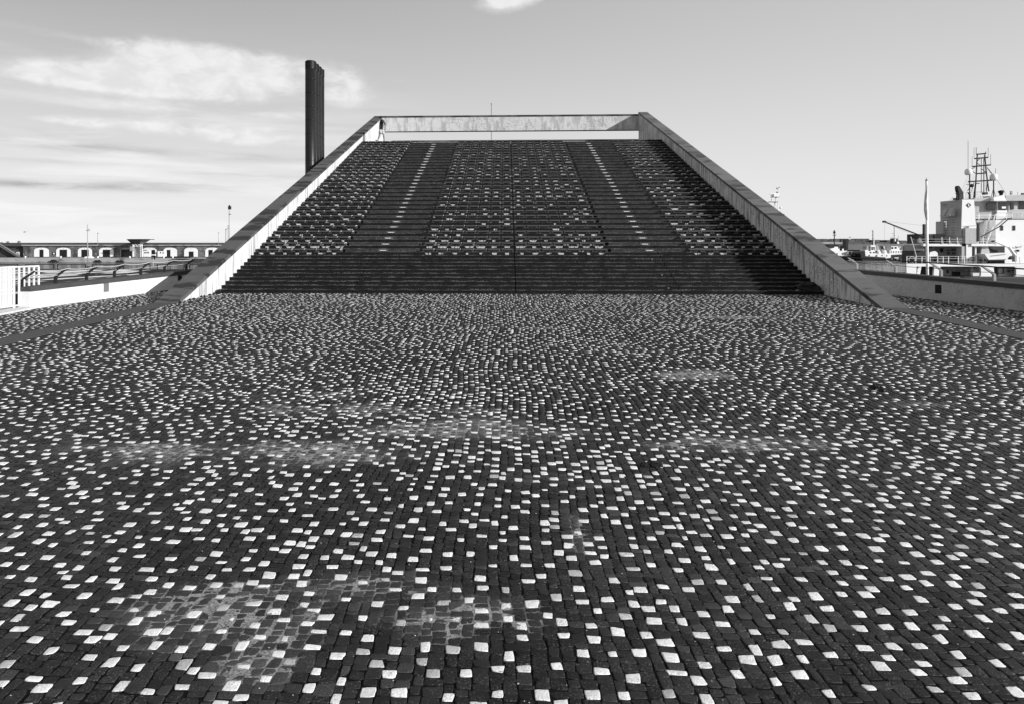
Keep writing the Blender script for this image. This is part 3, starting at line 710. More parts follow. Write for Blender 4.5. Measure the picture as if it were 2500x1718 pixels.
def lamp(px, ytop, ybase, Y, r, label, heads, m):
    l = empty('lamp_post', label, 'lamp post', W(px, ybase, Y), 'lamp posts on the far quays')
    MB().tube([W(px+.3, ybase, Y), W(px, ytop, Y)], [r, r*.75], 10).build('pole', m, l, True)
    for dx, dy, w_, h_ in heads: MB().pbox(px+dx-w_/2, ytop+dy, px+dx+w_/2, ytop+dy+h_, Y-.1, .4).build('lamp_head', M_dark, l)
lamp(213.7, 549, 652, YPI, .10, 'tall lamp post with two small heads in front of the third arch', [(-2.2, 14, 3.4, 1.2), (2.4, 11, 2.2, 1), (1.8, 14.5, 2.4, 1), (2, 102, 4, 2.5), (-1, 103, 3, 3)], M_grey)
lamp(559.6, 510, 640, 120, .09, 'lamp post with a large square head beside the left wall coping', [(0, -6, 6.0, 8), (-.5, -9, 1.2, 4), (.5, 13, 4, 1.5)], M_grey)
lamp(551.2, 560, 640, 170, .07, 'thin lamp post just left of the square headed one', [(0, -.5, 1.6, 2)], M_dark)
lamp(556.6, 552, 640, 170, .05, 'thinnest lamp post, close beside the square headed one', [(-.5, -.5, 1.6, 1.4), (-.6, 5, 1.6, 1.4)], M_dark)
lamp(533.2, 569, 600, 262, .10, 'thin distant lamp post on the breakwater wall, right of the arches', [(0, -.5, 1.5, 1.2)], M_grey)
lamp(238.4, 570, 600, 262, .12, 'thin distant lamp post rising above the fourth arch', [(0, -.5, 1.8, 1.4)], M_grey)

# short post with flower-like clutter
fpst = empty('post', 'short pale post with dark clutter on top, in front of the sixth arch', 'post', W(373.5, 652, YPI))
MB().tube([W(373.5, 652, YPI), W(373.5, 632, YPI)], .12, 8).build('shaft', M_grey, fpst)
cl_ = MB()
for i in range(16):
    c = W(373.5+random.uniform(-4, 6), 628+random.uniform(-3, 5), YPI+random.uniform(-.3, .3)); cl_.ball(c, random.uniform(.08, .22), 6, 4)
cl_.build('head', M_dark, fpst)
MB().pbox(369.5, 622, 378, 624.6, YPI-.2, .5).build('cap', M_white, fpst)

# ------------------------------------------------------------------ breakwater warehouse with arches
YQ = 250.0; YH = 262.0
q = MB().pbox(-500, 631, 640, 643, YQ, 12.5).build('far_quay', M_quay); tag(q, kind='structure')
zq = W(0, 631, YQ).z
bl = empty('warehouse', 'long dark stone breakwater warehouse with white arched bays', 'building', W(250, 628, YH))
zH = lambda y: W(250, y, YH).z
xa, xb = W(-500, 600, YH).x, W(640, 600, YH).x; x56 = W(57, 600, YH).x
MB().box(x56, xb, YH, YH+12, zq-.2, zH(602)).build('wall', M_stone_wall, bl)
MB().box(xa, x56, YH+1.5, YH+12, zq-.2, zH(602)).build('recessed_wall', mat('black_stone_wall', .05, .95, .7, .5, bump=.6, bsc=1.2, bdist=.15, speck=.6, speck_v=.25, speck_sc=1.3, speck_thr=(.6, .7)), bl)
MB().box(xa, xb, YH+.6, YH+11.8, zH(601.9), zH(593.5)).build('parapet', mat('dark_parapet_stone', .07, .95, .6, .8, stretch=(.3, 1, 1), bump=.5, bsc=2, streak=.6, streak_v=.02, streak_sc=(.1, .1, .6)), bl)
MB().pbox(52, 598.5, 640, 601, YH-.5, 1.2).build('ledge', M_quay, bl)
arches = [(83, 118.6, [(96.5, 106, 610.5)], 0), (137, 171.6, [(145.5, 163.5, 610.5)], 0), (190, 224, [(198.7, 216.5, 610.5)], 0), (242, 277, [(251, 268.3, 610.5)], 0), (293, 331.5, [(295.5, 322.5, 610)], 1),
          (347, 381.6, [(370, 378.5, 611)], 2), (399, 431.5, [(407, 416, 611)], 0), (449.6, 482.5, [(461, 472.5, 615)], 0), (501, 535, [(509, 519, 611)], 0)]
for i, (a, b, doors, kind) in enumerate(arches):
    pts = [(a, 627.8)]; cx_ = (a+b)/2; hw = (b-a)/2; ysp = 614.0; yt = 605.6
    for k in range(13):
        th = math.pi-math.pi*k/12; pts.append((cx_+hw*math.copysign(abs(math.cos(th))**.75, math.cos(th)), ysp-(ysp-yt)*math.sin(th)**.85))
    pts.append((b, 627.8))
    ar = MB().pprism(pts, YH-.16, .3).build('arched_bay', M_grey if kind == 1 else M_white, bl)
    for d in doors: MB().pbox(d[0], d[2], d[1], 627.8, YH-.22, .3).build('door_or_dark_bay', M_black, ar)  # for the open bay, black stands in for the shade inside
    if kind == 2:
        MB().pbox(349.5, 612, 366, 627.8, YH-.26, .1).build('panel', M_white, ar)
        for k in range(4): MB().pbox(352.2+k*3.2, 616, 354.2+k*3.2, 619.4, YH-.30, .1).build('window', M_black, ar)
        MB().pbox(349.3, 611, 359, 612.6, YH-.27, .1).build('awning', M_dark, ar)
    MB().pbox(cx_-.6, 607.8, cx_+.6, 609, YH-.2, .1).build('vent', M_dark, ar)
# windowed kiosk boxes between arches
kk = empty('kiosk', 'white cabin with a dark 2 shaped window between two arches', 'cabin', W(390, 628, YH-1.2))
MB().pbox(384.8, 614, 395, 627.8, YH-1.2, 1.1).build('body', M_white, kk); MB().pbox(391, 616, 393.2, 619.5, YH-1.26, .1).build('window', M_black, kk)
kk = empty('kiosk', 'narrower white cabin with two small windows beside the seventh arch', 'cabin', W(399, 628, YH-1.2))
MB().pbox(396, 614, 402, 627.8, YH-1.1, 1.0).build('body', M_white, kk)
for x in (397.2, 400): MB().pbox(x, 616.5, x+1.2, 619.8, YH-1.16, .1).build('window', M_black, kk)
# loading hopper on a lattice frame
hp = empty('loading_hopper', 'corrugated funnel shaped hopper on a white lattice frame above the quay', 'hopper', W(335, 628, YH-6))
ts = W(315.3, 585, YH-6); te = W(354, 585, YH-6); bs = W(324, 597, YH-6); be = W(341, 597, YH-6)
zt_, zb_ = ts.z, bs.z; hm = MB()
hm.hexa([(bs.x, YH-6, zb_), (be.x, YH-6, zb_), (be.x, YH-3.5, zb_), (bs.x, YH-3.5, zb_), (ts.x, YH-8, zt_), (te.x, YH-8, zt_), (te.x, YH-1.5, zt_), (ts.x, YH-1.5, zt_)]).build('bin', M_mid, hp)
for k in range(9):
    f = k/8; a = Vector((bs.x+(be.x-bs.x)*f, YH-6.06, zb_)); b = Vector((ts.x+(te.x-ts.x)*(.04+.8*f), YH-8.06, zt_)); MB().tube([a, b], .12, 4).build('rib', M_dark, hp)
MB().pbox(314.5, 584.4, 354.8, 586, YH-8.1, 6.8).build('rim', M_dark, hp)
for x in (323.5, 325.5, 342, 346): MB().pbox(x, 597, x+.9, 628, YH-6, .3).build('frame_leg', M_white, hp)
MB().pbox(323, 597, 347, 597.9, YH-6.1, .3).build('frame_rail', M_white, hp); MB().pbox(323, 602.3, 347, 603, YH-6.1, .3).build('frame_rail', M_white, hp)
for k in range(6): MB().tube([W(323+k*4, 603 if k % 2 else 597, YH-6), W(327+k*4, 597 if k % 2 else 603, YH-6)], .08, 4).build('brace', M_white, hp)
for k in range(5): MB().tube([W(341.5, 604+k*4.5, YH-6), W(346.5, 608+k*4.5, YH-6)], .07, 4).build('brace', M_grey, hp)
MB().pbox(317, 602.5, 323.5, 613.5, YH-7, 1.5).build('control_cabin', M_grey, hp)
# stair ramp, vents, emblem and lifebuoy on the left of the warehouse
sr = empty('stairway', 'dark stairway slanting down against the black wall left of the arches', 'stairs', W(20, 612, YH-.5))
MB().pprism([(-30, 578), (-30, 585), (40, 627.8), (46, 627.8)], YH-.2, 1.6).build('flight', M_mid, sr)
MB().tube([W(-10, 590, YH-.4), W(43, 625, YH-.4)], .10, 4).build('handrail', M_grey, sr)
for i, (px, w_, h_) in enumerate([(4, 2.6, 2.2), (19.2, 3.3, 4.4), (46.4, 3.5, 5.6)]):
    c = W(px, 594, YH+4); r = w_/FPX*YH
    o = MB().lathe([(r, -.3), (r, h_/FPX*YH*.55), (r*.8, h_/FPX*YH*.85), (r*.3, h_/FPX*YH)], tuple(c), 12).build('roof_vent', M_mid, None, True)
    tag(o, ['smallest rounded vent at the left end of the breakwater roof', 'middle boxy grey vent on the breakwater roof', 'tallest rounded vent on the breakwater roof, farthest right'][i], 'vent', 'vents on the breakwater roof')
em = empty('sign', 'small white square sign with a black anchor on the dark wall', 'sign', W(43.5, 620, YH+.9))
MB().pbox(40, 616, 47.6, 625, YH+1.3, .1).build('board', M_white, em)
an = MB(); c = W(43.8, 618, YH+1.2); an.tube([W(43.8, 617.3, YH+1.25), W(43.8, 623.6, YH+1.25)], .09, 5); an.tube([W(42, 618.6, YH+1.25), W(45.6, 618.6, YH+1.25)], .07, 5)
an.tube([W(41.3, 621, YH+1.25), W(42, 623, YH+1.25), W(43.8, 623.9, YH+1.25), W(45.6, 623, YH+1.25), W(46.3, 621, YH+1.25)], .09, 5); an.build('anchor', M_black, em)
lb = empty('sign', 'black panel with a white ring emblem between the first two arches', 'sign', W(131, 620, YH))
MB().pbox(127, 617, 136.3, 623, YH-.12, .2).build('board', M_black, lb)
rg = MB(); c = W(131.5, 620, YH-.18)
rg.tube([(c.x+.22*math.cos(a), c.y, c.z+.22*math.sin(a)) for a in [2*math.pi*k/12 for k in range(13)]], .10, 5); rg.build('ring', M_white, lb)
# graffiti patches
gf = MB()
for px, py in [(58, 622), (62, 619), (66, 624), (70, 621), (74, 623), (234, 621), (232, 618), (6, 614), (34, 613), (440, 618), (330, 621), (336, 624), (488, 610), (492, 617), (496, 622), (100, 637), (4, 634)]:
    for k in range(4): x = px+random.uniform(-2, 2); y = py+random.uniform(-2.5, 2.5); gf.pbox(x, y, x+random.uniform(.6, 2.2), y+random.uniform(.5, 1.6), YH-.03 if px > 57 else YH+1.47, .03)
g_ = gf.build('graffiti', M_grey, bl); tag(g_, kind='stuff')
# bollards, tyre fenders and long low trailer on the quay
for i, px in enumerate([62, 148.5, 239, 317, 400, 422]):
    c = W(px, 631, YQ+.8); o = MB().lathe([(.28, -.02), (.22, .15), (.2, .45), (.36, .55), (.36, .68), (.1, .72)], (c.x, c.y, zq), 12).build('bollard', M_white, None, True)
    tag(o, ['white mooring bollard below the blank wall left of the first arch', 'white mooring bollard below the second arch', 'white mooring bollard below the fourth arch', 'white mooring bollard below the hopper and open bay', 'white mooring bollard below the seventh arch, left of the pair', 'white mooring bollard under the long low trailer'][i], 'bollard', 'white bollards along the far quay')
for i, (px, w_, h_) in enumerate([(130, 11, 7), (239, 9, 7), (293, 9.5, 7)]):
    mb = MB()
    for k in range(26):
        f = random.uniform(-1, 1); c = W(px+f*w_, 642.5-random.uniform(0, h_)*(1-abs(f))**.6, YQ-.3); mb.ball(c, random.uniform(.25, .5), 8, 5)
    o = mb.build('fender_heap', M_rubber); tag(o, ['dark fender heap hanging on the quay wall below the first two arches', 'dark fender heap hanging on the quay wall below the fourth arch', 'dark ring fender heap hanging below the open bay'][i], 'fender', 'black fenders on the far quay wall')
tr = empty('trailer', 'long low black flatbed trailer parked in front of the last arches', 'trailer', W(430, 629, YQ+5))
MB().pbox(401, 627, 466, 629, YQ+4, 2.4).build('bed', M_black, tr)
for k in range(9): c = W(405+k*7, 630, YQ+4); MB().tube([(c.x, c.y-.1, c.z), (c.x, c.y+.3, c.z)], .42, 12).build('wheel', M_rubber, tr)
dk = MB().pbox(420, 632.5, 640, 641.8, YQ-1.2, 1.1).build('dark_quay_wall', mat('wet_quay_wall', .05, .9, .5, .4, bump=.2)); tag(dk, kind='structure')
bt = empty('boat', 'small upturned white boat lying on the quay by the third arch', 'boat', W(214, 631, YQ+2))
mb = MB(); 
for i in range(9):
    pass
pts = [(205.5, 631), (206, 628.4), (210, 627), (219, 627), (223, 628.6), (223.5, 631)]
mb.pprism(pts, YQ+1.4, 1.6).build('hull', M_white, bt)

# ------------------------------------------------------------------ right-hand breakwater and harbour boats
YR = 800.0
br = empty('breakwater', 'distant dark concrete breakwater with a blocky top edge', 'breakwater', W(2150, 611, YR))
MB().pbox(1800, 592, 2900, 616, YR, 25).build('wall', M_blocks, br)
for i, (a, b, yt) in enumerate([(1960, 2020, 584), (2020, 2034, 585), (2036, 2050, 584), (2053, 2072, 583.6), (2072, 2092, 585), (2092, 2122, 583.5), (2128, 2135, 587), (2135.5, 2148, 586.5), (2151, 2165, 587), (2166, 2178.5, 587), (2198, 2213, 588), (2215, 2228, 590), (2232, 2262, 588), (2266, 2300, 588)]):
    MB().pbox(a, yt, b, 592.1, YR+random.uniform(.5, 6), 14).build('block', M_blocks, br)
MB().pbox(1980, 591.6, 2066, 596.6, YR-14, 10).build('pale_ledge', M_quay, br)
MB().pbox(2065, 585, 2071, 616, 420, 4).build('dolphin_pile', M_black, None); tag(bpy.data.objects['dolphin_pile'], 'single dark upright pile standing in the water by the left tug', 'pile')
MB().pbox(2071, 597, 2110, 611, YR-4, 3).build('lower_wall', mat('lower_breakwater', .16, .9, .25, .05, bump=0), br)
tag(MB().pbox(2110, 596.8, 2900, 611.6, YR-4, 3).build('lower_wall', bpy.data.materials['lower_breakwater'], br))

def tug(Y, label, hull, boxes, mast, extra=None, loc=None, masts=()):
    r = empty('tugboat', label, 'tugboat', loc, 'tugboats moored across the harbour')
    hb = MB().pprism(hull, Y, 7).build('hull', M_black, r)
    for nm, a, b, c, d, m, off, dep in boxes: MB().pbox(a, b, c, d, Y+off, dep).build(nm, m, r)
    for (px, y0, y1, rad, arms, m) in mast:
        MB().tube([W(px, y0, Y+3), W(px, y1, Y+3)], rad, 6).build('mast', m, r)
        for (ay, dx0, dx1) in arms: MB().tube([W(px+dx0, ay, Y+3), W(px+dx1, ay, Y+3)], rad*.6, 5).build('crossarm', m, r)
    return r
# left tug (bow to the right)
Y = 290
T1 = tug(Y, 'leftmost tug, partly hidden by the wall coping, dark bow to the right',
    [(1985, 633.5), (1985, 627), (2040, 627), (2060, 627.2), (2075, 623.5), (2090, 619.5), (2099, 617.2), (2099, 621), (2094, 629), (2085, 634), (2060, 637.5), (2000, 637.5)],
    [('deckhouse', 2015, 613, 2068, 624, M_white, 1.2, 4.5), ('deckhouse', 2012, 608, 2056, 613.2, M_white, 1.5, 4), ('bulwark', 1990, 623.6, 2073, 628, M_white, -.02, .3), ('wheelhouse', 2030, 603, 2046, 608.5, M_white, 2, 3), ('wheelhouse_window', 2023, 598, 2037, 606, M_black, 1.6, 2), ('funnel_top', 2042, 598.5, 2049, 603.5, M_dark, 2, 2), ('stripe_white', 2050, 608, 2060, 613, M_white, 1.5, 3)],
    [(2037, 603, 562.5, .22, [(575, -4, 4.5), (570, -3.6, 3.2), (585, -3.6, 4.2)], M_dark), (2033.5, 612, 590, .08, [], M_grey)], loc=W(2060, 634, Y))
for k in range(12): f = k/11; c = W(2040+f*56, 627.5-8*max(0, f-.35), Y-.2); MB().tube([(c.x, c.y-.15, c.z), (c.x, c.y+.1, c.z)], .26, 8).build('fender', M_grey if k % 2 else M_rubber, T1)
for k, px in enumerate((2044, 2056.5, 2063)): c = W(px, 620.5, Y+1.15); MB().tube([c, c+Vector((0, .2, 0))], .28, 8).build('porthole', M_black, T1)
MB().ball(W(2037, 567.5, Y+3), .5, 8, 6).build('radar', M_dark, T1)
MB().pprism([(2071, 622), (2073, 614), (2080, 614), (2077, 622)], Y+2, 1.5).build('winch_frame', M_white, T1); MB().pbox(2073.5, 615.5, 2077, 621, Y+1.8, 1.5).build('winch', M_black, T1)
for x in range(2042, 2062, 2): MB().pbox(x, 625.2, x+.8, 627.4, Y-.08, .1).build('freeing_port', M_black, T1)
# middle tug (bow to the left)
Y = 285
T2 = tug(Y, 'middle tug with rust stained dark hull and its bow to the left',
    [(2100.5, 619.5), (2104, 616), (2112, 613.5), (2113, 626), (2150, 628.5), (2190, 631), (2198, 631), (2196, 640), (2108, 640), (2104, 634)],
    [('bulwark', 2112, 611, 2120, 626.5, M_white, .6, 4), ('deckhouse', 2112, 614, 2142, 628, M_white, .8, 4.5), ('deckhouse', 2142, 620, 2175, 630.5, M_white, .7, 4.5), ('wheelhouse', 2126, 599.5, 2138, 614, M_white, 1.6, 3.5), ('canopy', 2116, 602, 2126, 613, M_grey, 2, 3), ('boat_deck_tarp', 2140, 596, 2152, 612, M_grey, 2.5, 3), ('bow_rail', 2104, 615, 2112, 619, M_dark, .3, .3)],
    [(2131, 600, 563, .16, [(565, -2.6, 0), (575, -2, 1), (583, -2, 2)], M_dark), (2133, 600, 585, .3, [], M_white)], loc=W(2150, 640, Y))
for (a, b, c, d) in [(2128, 604, 2132.5, 608), (2134, 604, 2136, 608), (2128, 609, 2132, 611.5), (2134, 609, 2136, 611.5), (2138, 613.5, 2141.5, 619)]: MB().pbox(a, b, c, d, Y+1.5 if a < 2138 else Y+.7, .1).build('window', M_black, T2)
for px, yy in ((2122, 624.5), (2139.5, 625.5), (2153.5, 625), (2165, 625.5), (2126, 617.5), (2134, 617.5)): c = W(px, yy, Y+.68); MB().tube([c, c+Vector((0, .2, 0))], .3, 8).build('porthole', M_black, T2)
MB().pprism([(2143, 611), (2148, 611), (2153, 622), (2148, 622)], Y+1, 2).build('funnel', M_white, T2); MB().pprism([(2158, 611), (2163, 611), (2168, 624), (2160, 624)], Y+1, 2).build('funnel', M_white, T2)
MB().pprism([(2153, 597), (2156, 597), (2158, 609), (2154.5, 609)], Y+2, 1).build('exhaust', M_dark, T2); MB().pprism([(2156.2, 597), (2158.5, 597), (2160.5, 608), (2158.2, 608)], Y+2, 1).build('exhaust', M_white, T2)
for k in range(8):
    c = W(2163+k*4.6, 633.5+(k % 2)*1.2, Y-.15)
    MB().tube([(c.x+.33*math.cos(a), c.y, c.z+.33*math.sin(a)) for a in [2*math.pi*j/8 for j in range(9)]], .14, 5).build('tyre_fender', M_rubber if k % 3 else M_grey, T2)
MB().pbox(2162, 629, 2172, 631, Y-.1, .2).build('name_board', M_white, T2); MB().pbox(2184, 629.5, 2194, 631.3, Y-.1, .2).build('name_board', M_white, T2)
# right tug behind
Y = 330
T3 = tug(Y, 'rear tug with a black funnel, moored behind and right of the middle tug',
    [(2168, 624), (2200, 622), (2228, 624), (2262, 626), (2262, 636), (2175, 636)],
    [('deckhouse', 2172, 612, 2214, 624.5, M_white, 1, 5), ('wheelhouse', 2176, 602, 2196, 612.2, M_white, 1.5, 4), ('after_house', 2212, 617, 2219, 624, M_white, 1, 3), ('davit', 2203, 596, 2211, 597.6, M_white, 1, .4)],
    [(2183, 602, 553, .13, [(571, -6, 0), (580, -9, -3), (582, -5, 0), (576, -2, 2)], M_dark), (2193, 600, 576, .07, [], M_dark)], loc=W(2200, 634, Y))
MB().pprism([(2180, 583), (2191.5, 583), (2193, 597), (2181, 597)], Y+2, 2.5).build('funnel', M_black, T3)
MB().pbox(2184.3, 584, 2187.5, 590, Y+1.9, .2).build('funnel_badge', M_white, T3)
MB().pprism([(2190, 592), (2194, 590), (2199, 606), (2194, 606)], Y+1.5, 1.2).build('stay', M_white, T3); MB().tube([W(2205, 597, Y+1), W(2211, 608, Y+1), W(2211, 618, Y+1)], .22, 6).build('davit_arm', M_white, T3)
for px, yy in ((2179, 606.5), (2187, 606)): c = W(px, yy, Y+1.4); MB().tube([c, c+Vector((0, .2, 0))], .5, 10).build('porthole', M_dark, T3)
for k in range(6): MB().pbox(2175+k*6, 614, 2177+k*6, 618, Y+.95, .1).build('window', M_dark, T3)

# white mast of a ship otherwise hidden behind the grandstand's right wall
Y = 180
hs = empty('ship', 'white ship mast and wheelhouse top showing above the right coping', 'ship', W(1895, 560, Y))
for a, b in (((1889, 560), (1891, 494)), ((1892, 560), (1894, 482)), ((1899, 560), (1898.5, 494)), ((1884, 494), (1885, 486)), ((1894.5, 494), (1895, 482)), ((1900.5, 482), (1900.5, 460)), ((1888, 508), (1880, 512))):
    MB().tube([W(*a, Y), W(*b, Y)], .13, 6).build('mast_leg', M_white, hs)
MB().pbox(1880, 492.5, 1900, 494, Y-.5, 1.6).build('platform', M_grey, hs); MB().pbox(1886.5, 480.5, 1903, 482, Y-.6, 1.6).build('platform', M_grey, hs)
MB().pbox(1889.5, 474.5, 1901, 480.6, Y-.4, 1.4).build('radar_house', M_white, hs); MB().pbox(1880, 473.2, 1900, 475, Y-.2, .5).build('radar_scanner', M_white, hs)
for a, b in (((1896, 461.5), (1900.5, 461.5)), ((1896, 458.8), (1896, 461.5)), ((1895.7, 468.5), (1895.7, 471)), ((1895.7, 471), (1900.5, 471)), ((1900.5, 458), (1903.5, 458)), ((1882, 477.5), (1883.5, 480)), ((1884, 486), (1884, 489))):
    MB().tube([W(*a, Y), W(*b, Y)], .10, 6).build('aerial', M_dark, hs)
MB().ball(W(1905.5, 508, Y), .32, 10, 7).build('radome', M_white, hs)
MB().pbox(1886, 512, 1903, 560, Y+1, 6).build('house', M_white, hs); MB().pbox(1897, 521, 1914, 560, Y+.5, 6).build('house', M_white, hs)
for px in (1909.5, 1913.5): MB().tube([W(px, 530, Y), W(px, 523, Y)], .16, 6).build('vent', M_dark, hs)
for a, b in (((1877, 504.5), (1879, 503)), ((1880, 504.5), (1882, 502.5)), ((1884, 509), (1886, 506))): MB().tube([W(*a, Y), W(*b, Y)], .2, 6).build('lamp', M_black, hs)
tag(hs)

# ------------------------------------------------------------------ big white ship at the right
Y = 100.0; S = FPX/Y
sp = empty('ship', 'large white supply ship with tall lattice mast moored at the right', 'ship', W(2380, 700, Y))
def bx(nm, a, b, c, d, m=M_ship, off=0.0, dep=1.0, par=sp): return MB().pbox(a, b, c, d, Y+off, dep).build(nm, m, par)
def pg(nm, pts, m=M_ship, off=0.0, dep=1.0, par=sp): return MB().pprism(pts, Y+off, dep).build(nm, m, par)
def ln(nm, pts, r, m=M_ship, off=0.0, par=sp, n=6): return MB().tube([W(x, y, Y+off) for x, y in pts], r, n).build(nm, m, par)
hullm = MB().pprism([(2196, 676), (2640, 676), (2640, 740), (2215, 740)], Y-.2, 16).build('hull', M_dark, sp)
bx('main_deck', 2213, 644.2, 2640, 645.6, M_grey, .1, 15)
bx('bulwark_band', 2213, 645.4, 2640, 651.5, M_ship, 0, .35)
for a, b, c, d in ((2213, 2238, 2214, 2236), (2281.5, 2293.5, 2279, 2292), (2395, 2425.5, 2395, 2429), (2481, 2640, 2481, 2640)):
    pg('bulwark_pillar', [(a, 651.4), (b, 651.4), (d, 677), (c, 677)], M_ship, 0, .35)
pg('bulwark_pillar', [(2243, 651.4), (2250, 651.4), (2246, 671), (2239, 671)], M_ship, 0.05, .3)
for a, s in ((2293.5, 1), (2395, -1), (2425.5, 1), (2481, -1)):      # rounded corners of the openings
    for yy, t_ in ((651.4, 1), (677, -1)):
        if yy == 677 and a in (2293.5,): continue
        pts = [(a, yy), (a+s*7, yy)]+[(a+s*7-s*7*math.sin(k*math.pi/10), yy+t_*(7-7*math.cos(k*math.pi/10))) for k in range(1, 5)]+[(a, yy+t_*7)]
        pg('opening_corner', pts, M_ship, .02, .3)
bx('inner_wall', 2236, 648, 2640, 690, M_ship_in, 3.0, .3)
bx('inner_bulkhead', 2370.5, 652, 2396, 688, M_ship, 1.4, .2); bx('inner_bulkhead', 2438, 652, 2484, 688, M_ship, 1.6, .2); bx('dark_doorway', 2327, 664, 2345, 690, M_black, 2.7, .2)
bx('dark_doorway', 2252, 652, 2280, 690, M_dark, 2.6, .2); bx('dark_doorway', 2478, 656, 2481, 668, M_black, 1.5, .1)
for a, b, c, d, m in ((2356.5, 658, 2361, 664, M_grey), (2459, 659, 2467, 666, M_grey), (2461, 660.5, 2464.5, 664.5, M_mid), (2300, 656, 2303, 672, M_dark), (2312, 660, 2316, 668, M_dark), (2283, 666, 2286, 676, M_grey), (2449, 655, 2451, 668, M_dark), (2469, 661, 2477, 662, M_black)):
    bx('wall_fitting', a, b, c, d, m, 1.3 if a > 2345 else 2.9, .1)
def text(s, px, py, Yt, size, m, par, nm='lettering', sx=1.0):
    cu = bpy.data.curves.new(nm, 'FONT'); cu.body = s; cu.size = size; cu.extrude = .01; cu.align_x = 'LEFT'; cu.materials.append(m)
    o = bpy.data.objects.new(nm, cu); COL.objects.link(o); o.location = W(px, py, Yt); o.rotation_euler = (math.pi/2, 0, 0); o.scale = (sx, 1, 1)
    bpy.context.view_layer.update()
    me = bpy.data.meshes.new_from_object(o.evaluated_get(bpy.context.evaluated_depsgraph_get())); loc = o.location.copy(); bpy.data.objects.remove(o)
    o = bpy.data.objects.new(nm, me); COL.objects.link(o); o.location = loc; o.rotation_euler = (math.pi/2, 0, 0); o.scale = (sx, 1, 1); setp(o, par); return o
text('SAFETY', 2376, 661.2, Y+1.36, .42, M_black, sp, sx=.78)
text('FIRST', 2379, 656, Y+1.36, .22, M_black, sp) if False else None
pg('emblem', [(2376, 652.8), (2380, 652.8), (2382, 655), (2379, 656.6)], M_black, 1.36, .03)
# rails on the main deck
rl = empty('deck_rail', loc=W(2214, 645, Y)); setp(rl, sp); tag(rl)
for px in (2214.3, 2236.2, 2251.2, 2271, 2289.6, 2303, 2316.2, 2340, 2355, 2384.4, 2401, 2406): bx('rail_post', px-.7, 626.5, px+.7, 645, M_white, .1, .1, rl)
for yy in (627, 632.5, 640.5): ln('rail_bar', [(2214, yy-.3), (2407, yy)], .02, M_white, .1, rl)
# upper deck
bx('upper_deck', 2254, 596, 2432, 602, M_ship, .6, 12); bx('upper_deck_lit_edge', 2372, 596.2, 2432, 601.8, M_ship, .3, .5)
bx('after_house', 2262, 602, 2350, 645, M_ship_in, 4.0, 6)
for a, b, c, d, m in ((2283.5, 606.5, 2293, 617, M_grey), (2296, 607, 2303, 616.5, M_black), (2311.5, 612, 2320, 614, M_dark), (2313, 616, 2319, 622.5, M_mid), (2323.5, 609, 2332.5, 614, M_mid), (2326, 617, 2331, 622, M_mid), (2271, 605, 2275.5, 607, M_dark)):
    bx('wall_fitting', a, b, c, d, m, 3.9, .1)
text('DANGER', 2311.5, 613.8, Y+3.86, .22, M_dark, sp, sx=.8) if False else None
pg('covered_liferaft', [(2268, 627), (2270, 617), (2278, 614.5), (2284, 614), (2289, 618), (2290, 626)], M_ship, 1.5, 1.5)
def squiggle(x0, x1, y0, n, off, par=sp):
    mb = MB()
    for i in range(n):
        cx_ = random.uniform(x0, x1); r = random.uniform(2.5, 5)
        mb.tube([W(cx_+r*math.cos(a), y0-r*.8*math.sin(a), Y+off) for a in [math.pi*k/8 for k in range(9)]], .06, 5)
    mb.pbox(x0, y0, x1, 644, Y+off+.4, .6); return mb.build('hose_reels', M_black, par)
squiggle(2286, 2346, 630, 9, .9)
bx('pillar', 2359, 580, 2373, 645, M_ship, .5, .2); bx('pillar', 2348, 580, 2359.2, 645, M_ship_in, .6, 1.2)  # second box carries the shade of the left face as grey
bx('pillar', 2381, 602, 2384, 645, M_ship, .8, .25)
c = W(2370.2, 636.5, Y+.3)
lbm = MB().tube([(c.x+.32*math.cos(a), c.y, c.z+.32*math.sin(a)) for a in [2*math.pi*k/16 for k in range(17)]], .075, 8).build('lifebuoy', M_mid, sp, True)
c = W(2226, 635, Y+.8)
MB().tube([(c.x+.42*math.cos(a), c.y, c.z+.42*math.sin(a)) for a in [2*math.pi*k/16 for k in range(17)]], .08, 8).build('lifebuoy', M_grey, sp, True)
for px in (2300, 2318.5, 2337.5, 2373.5, 2383, 2401, 2412.5): bx('rail_post', px-.5, 579 if px < 2372 else 577, px+.5, 596.4, M_white, .5, .1)
for px in (2300, 2318.5, 2337.5): ln('rail_brace', [(px, 588), (px+4, 596)], .03, M_white, .5)
for yy in (579.5, 585, 591): ln('rail_bar', [(2240, yy-.4), (2430, yy)], .02, M_dark if yy < 580 else M_white, .5)
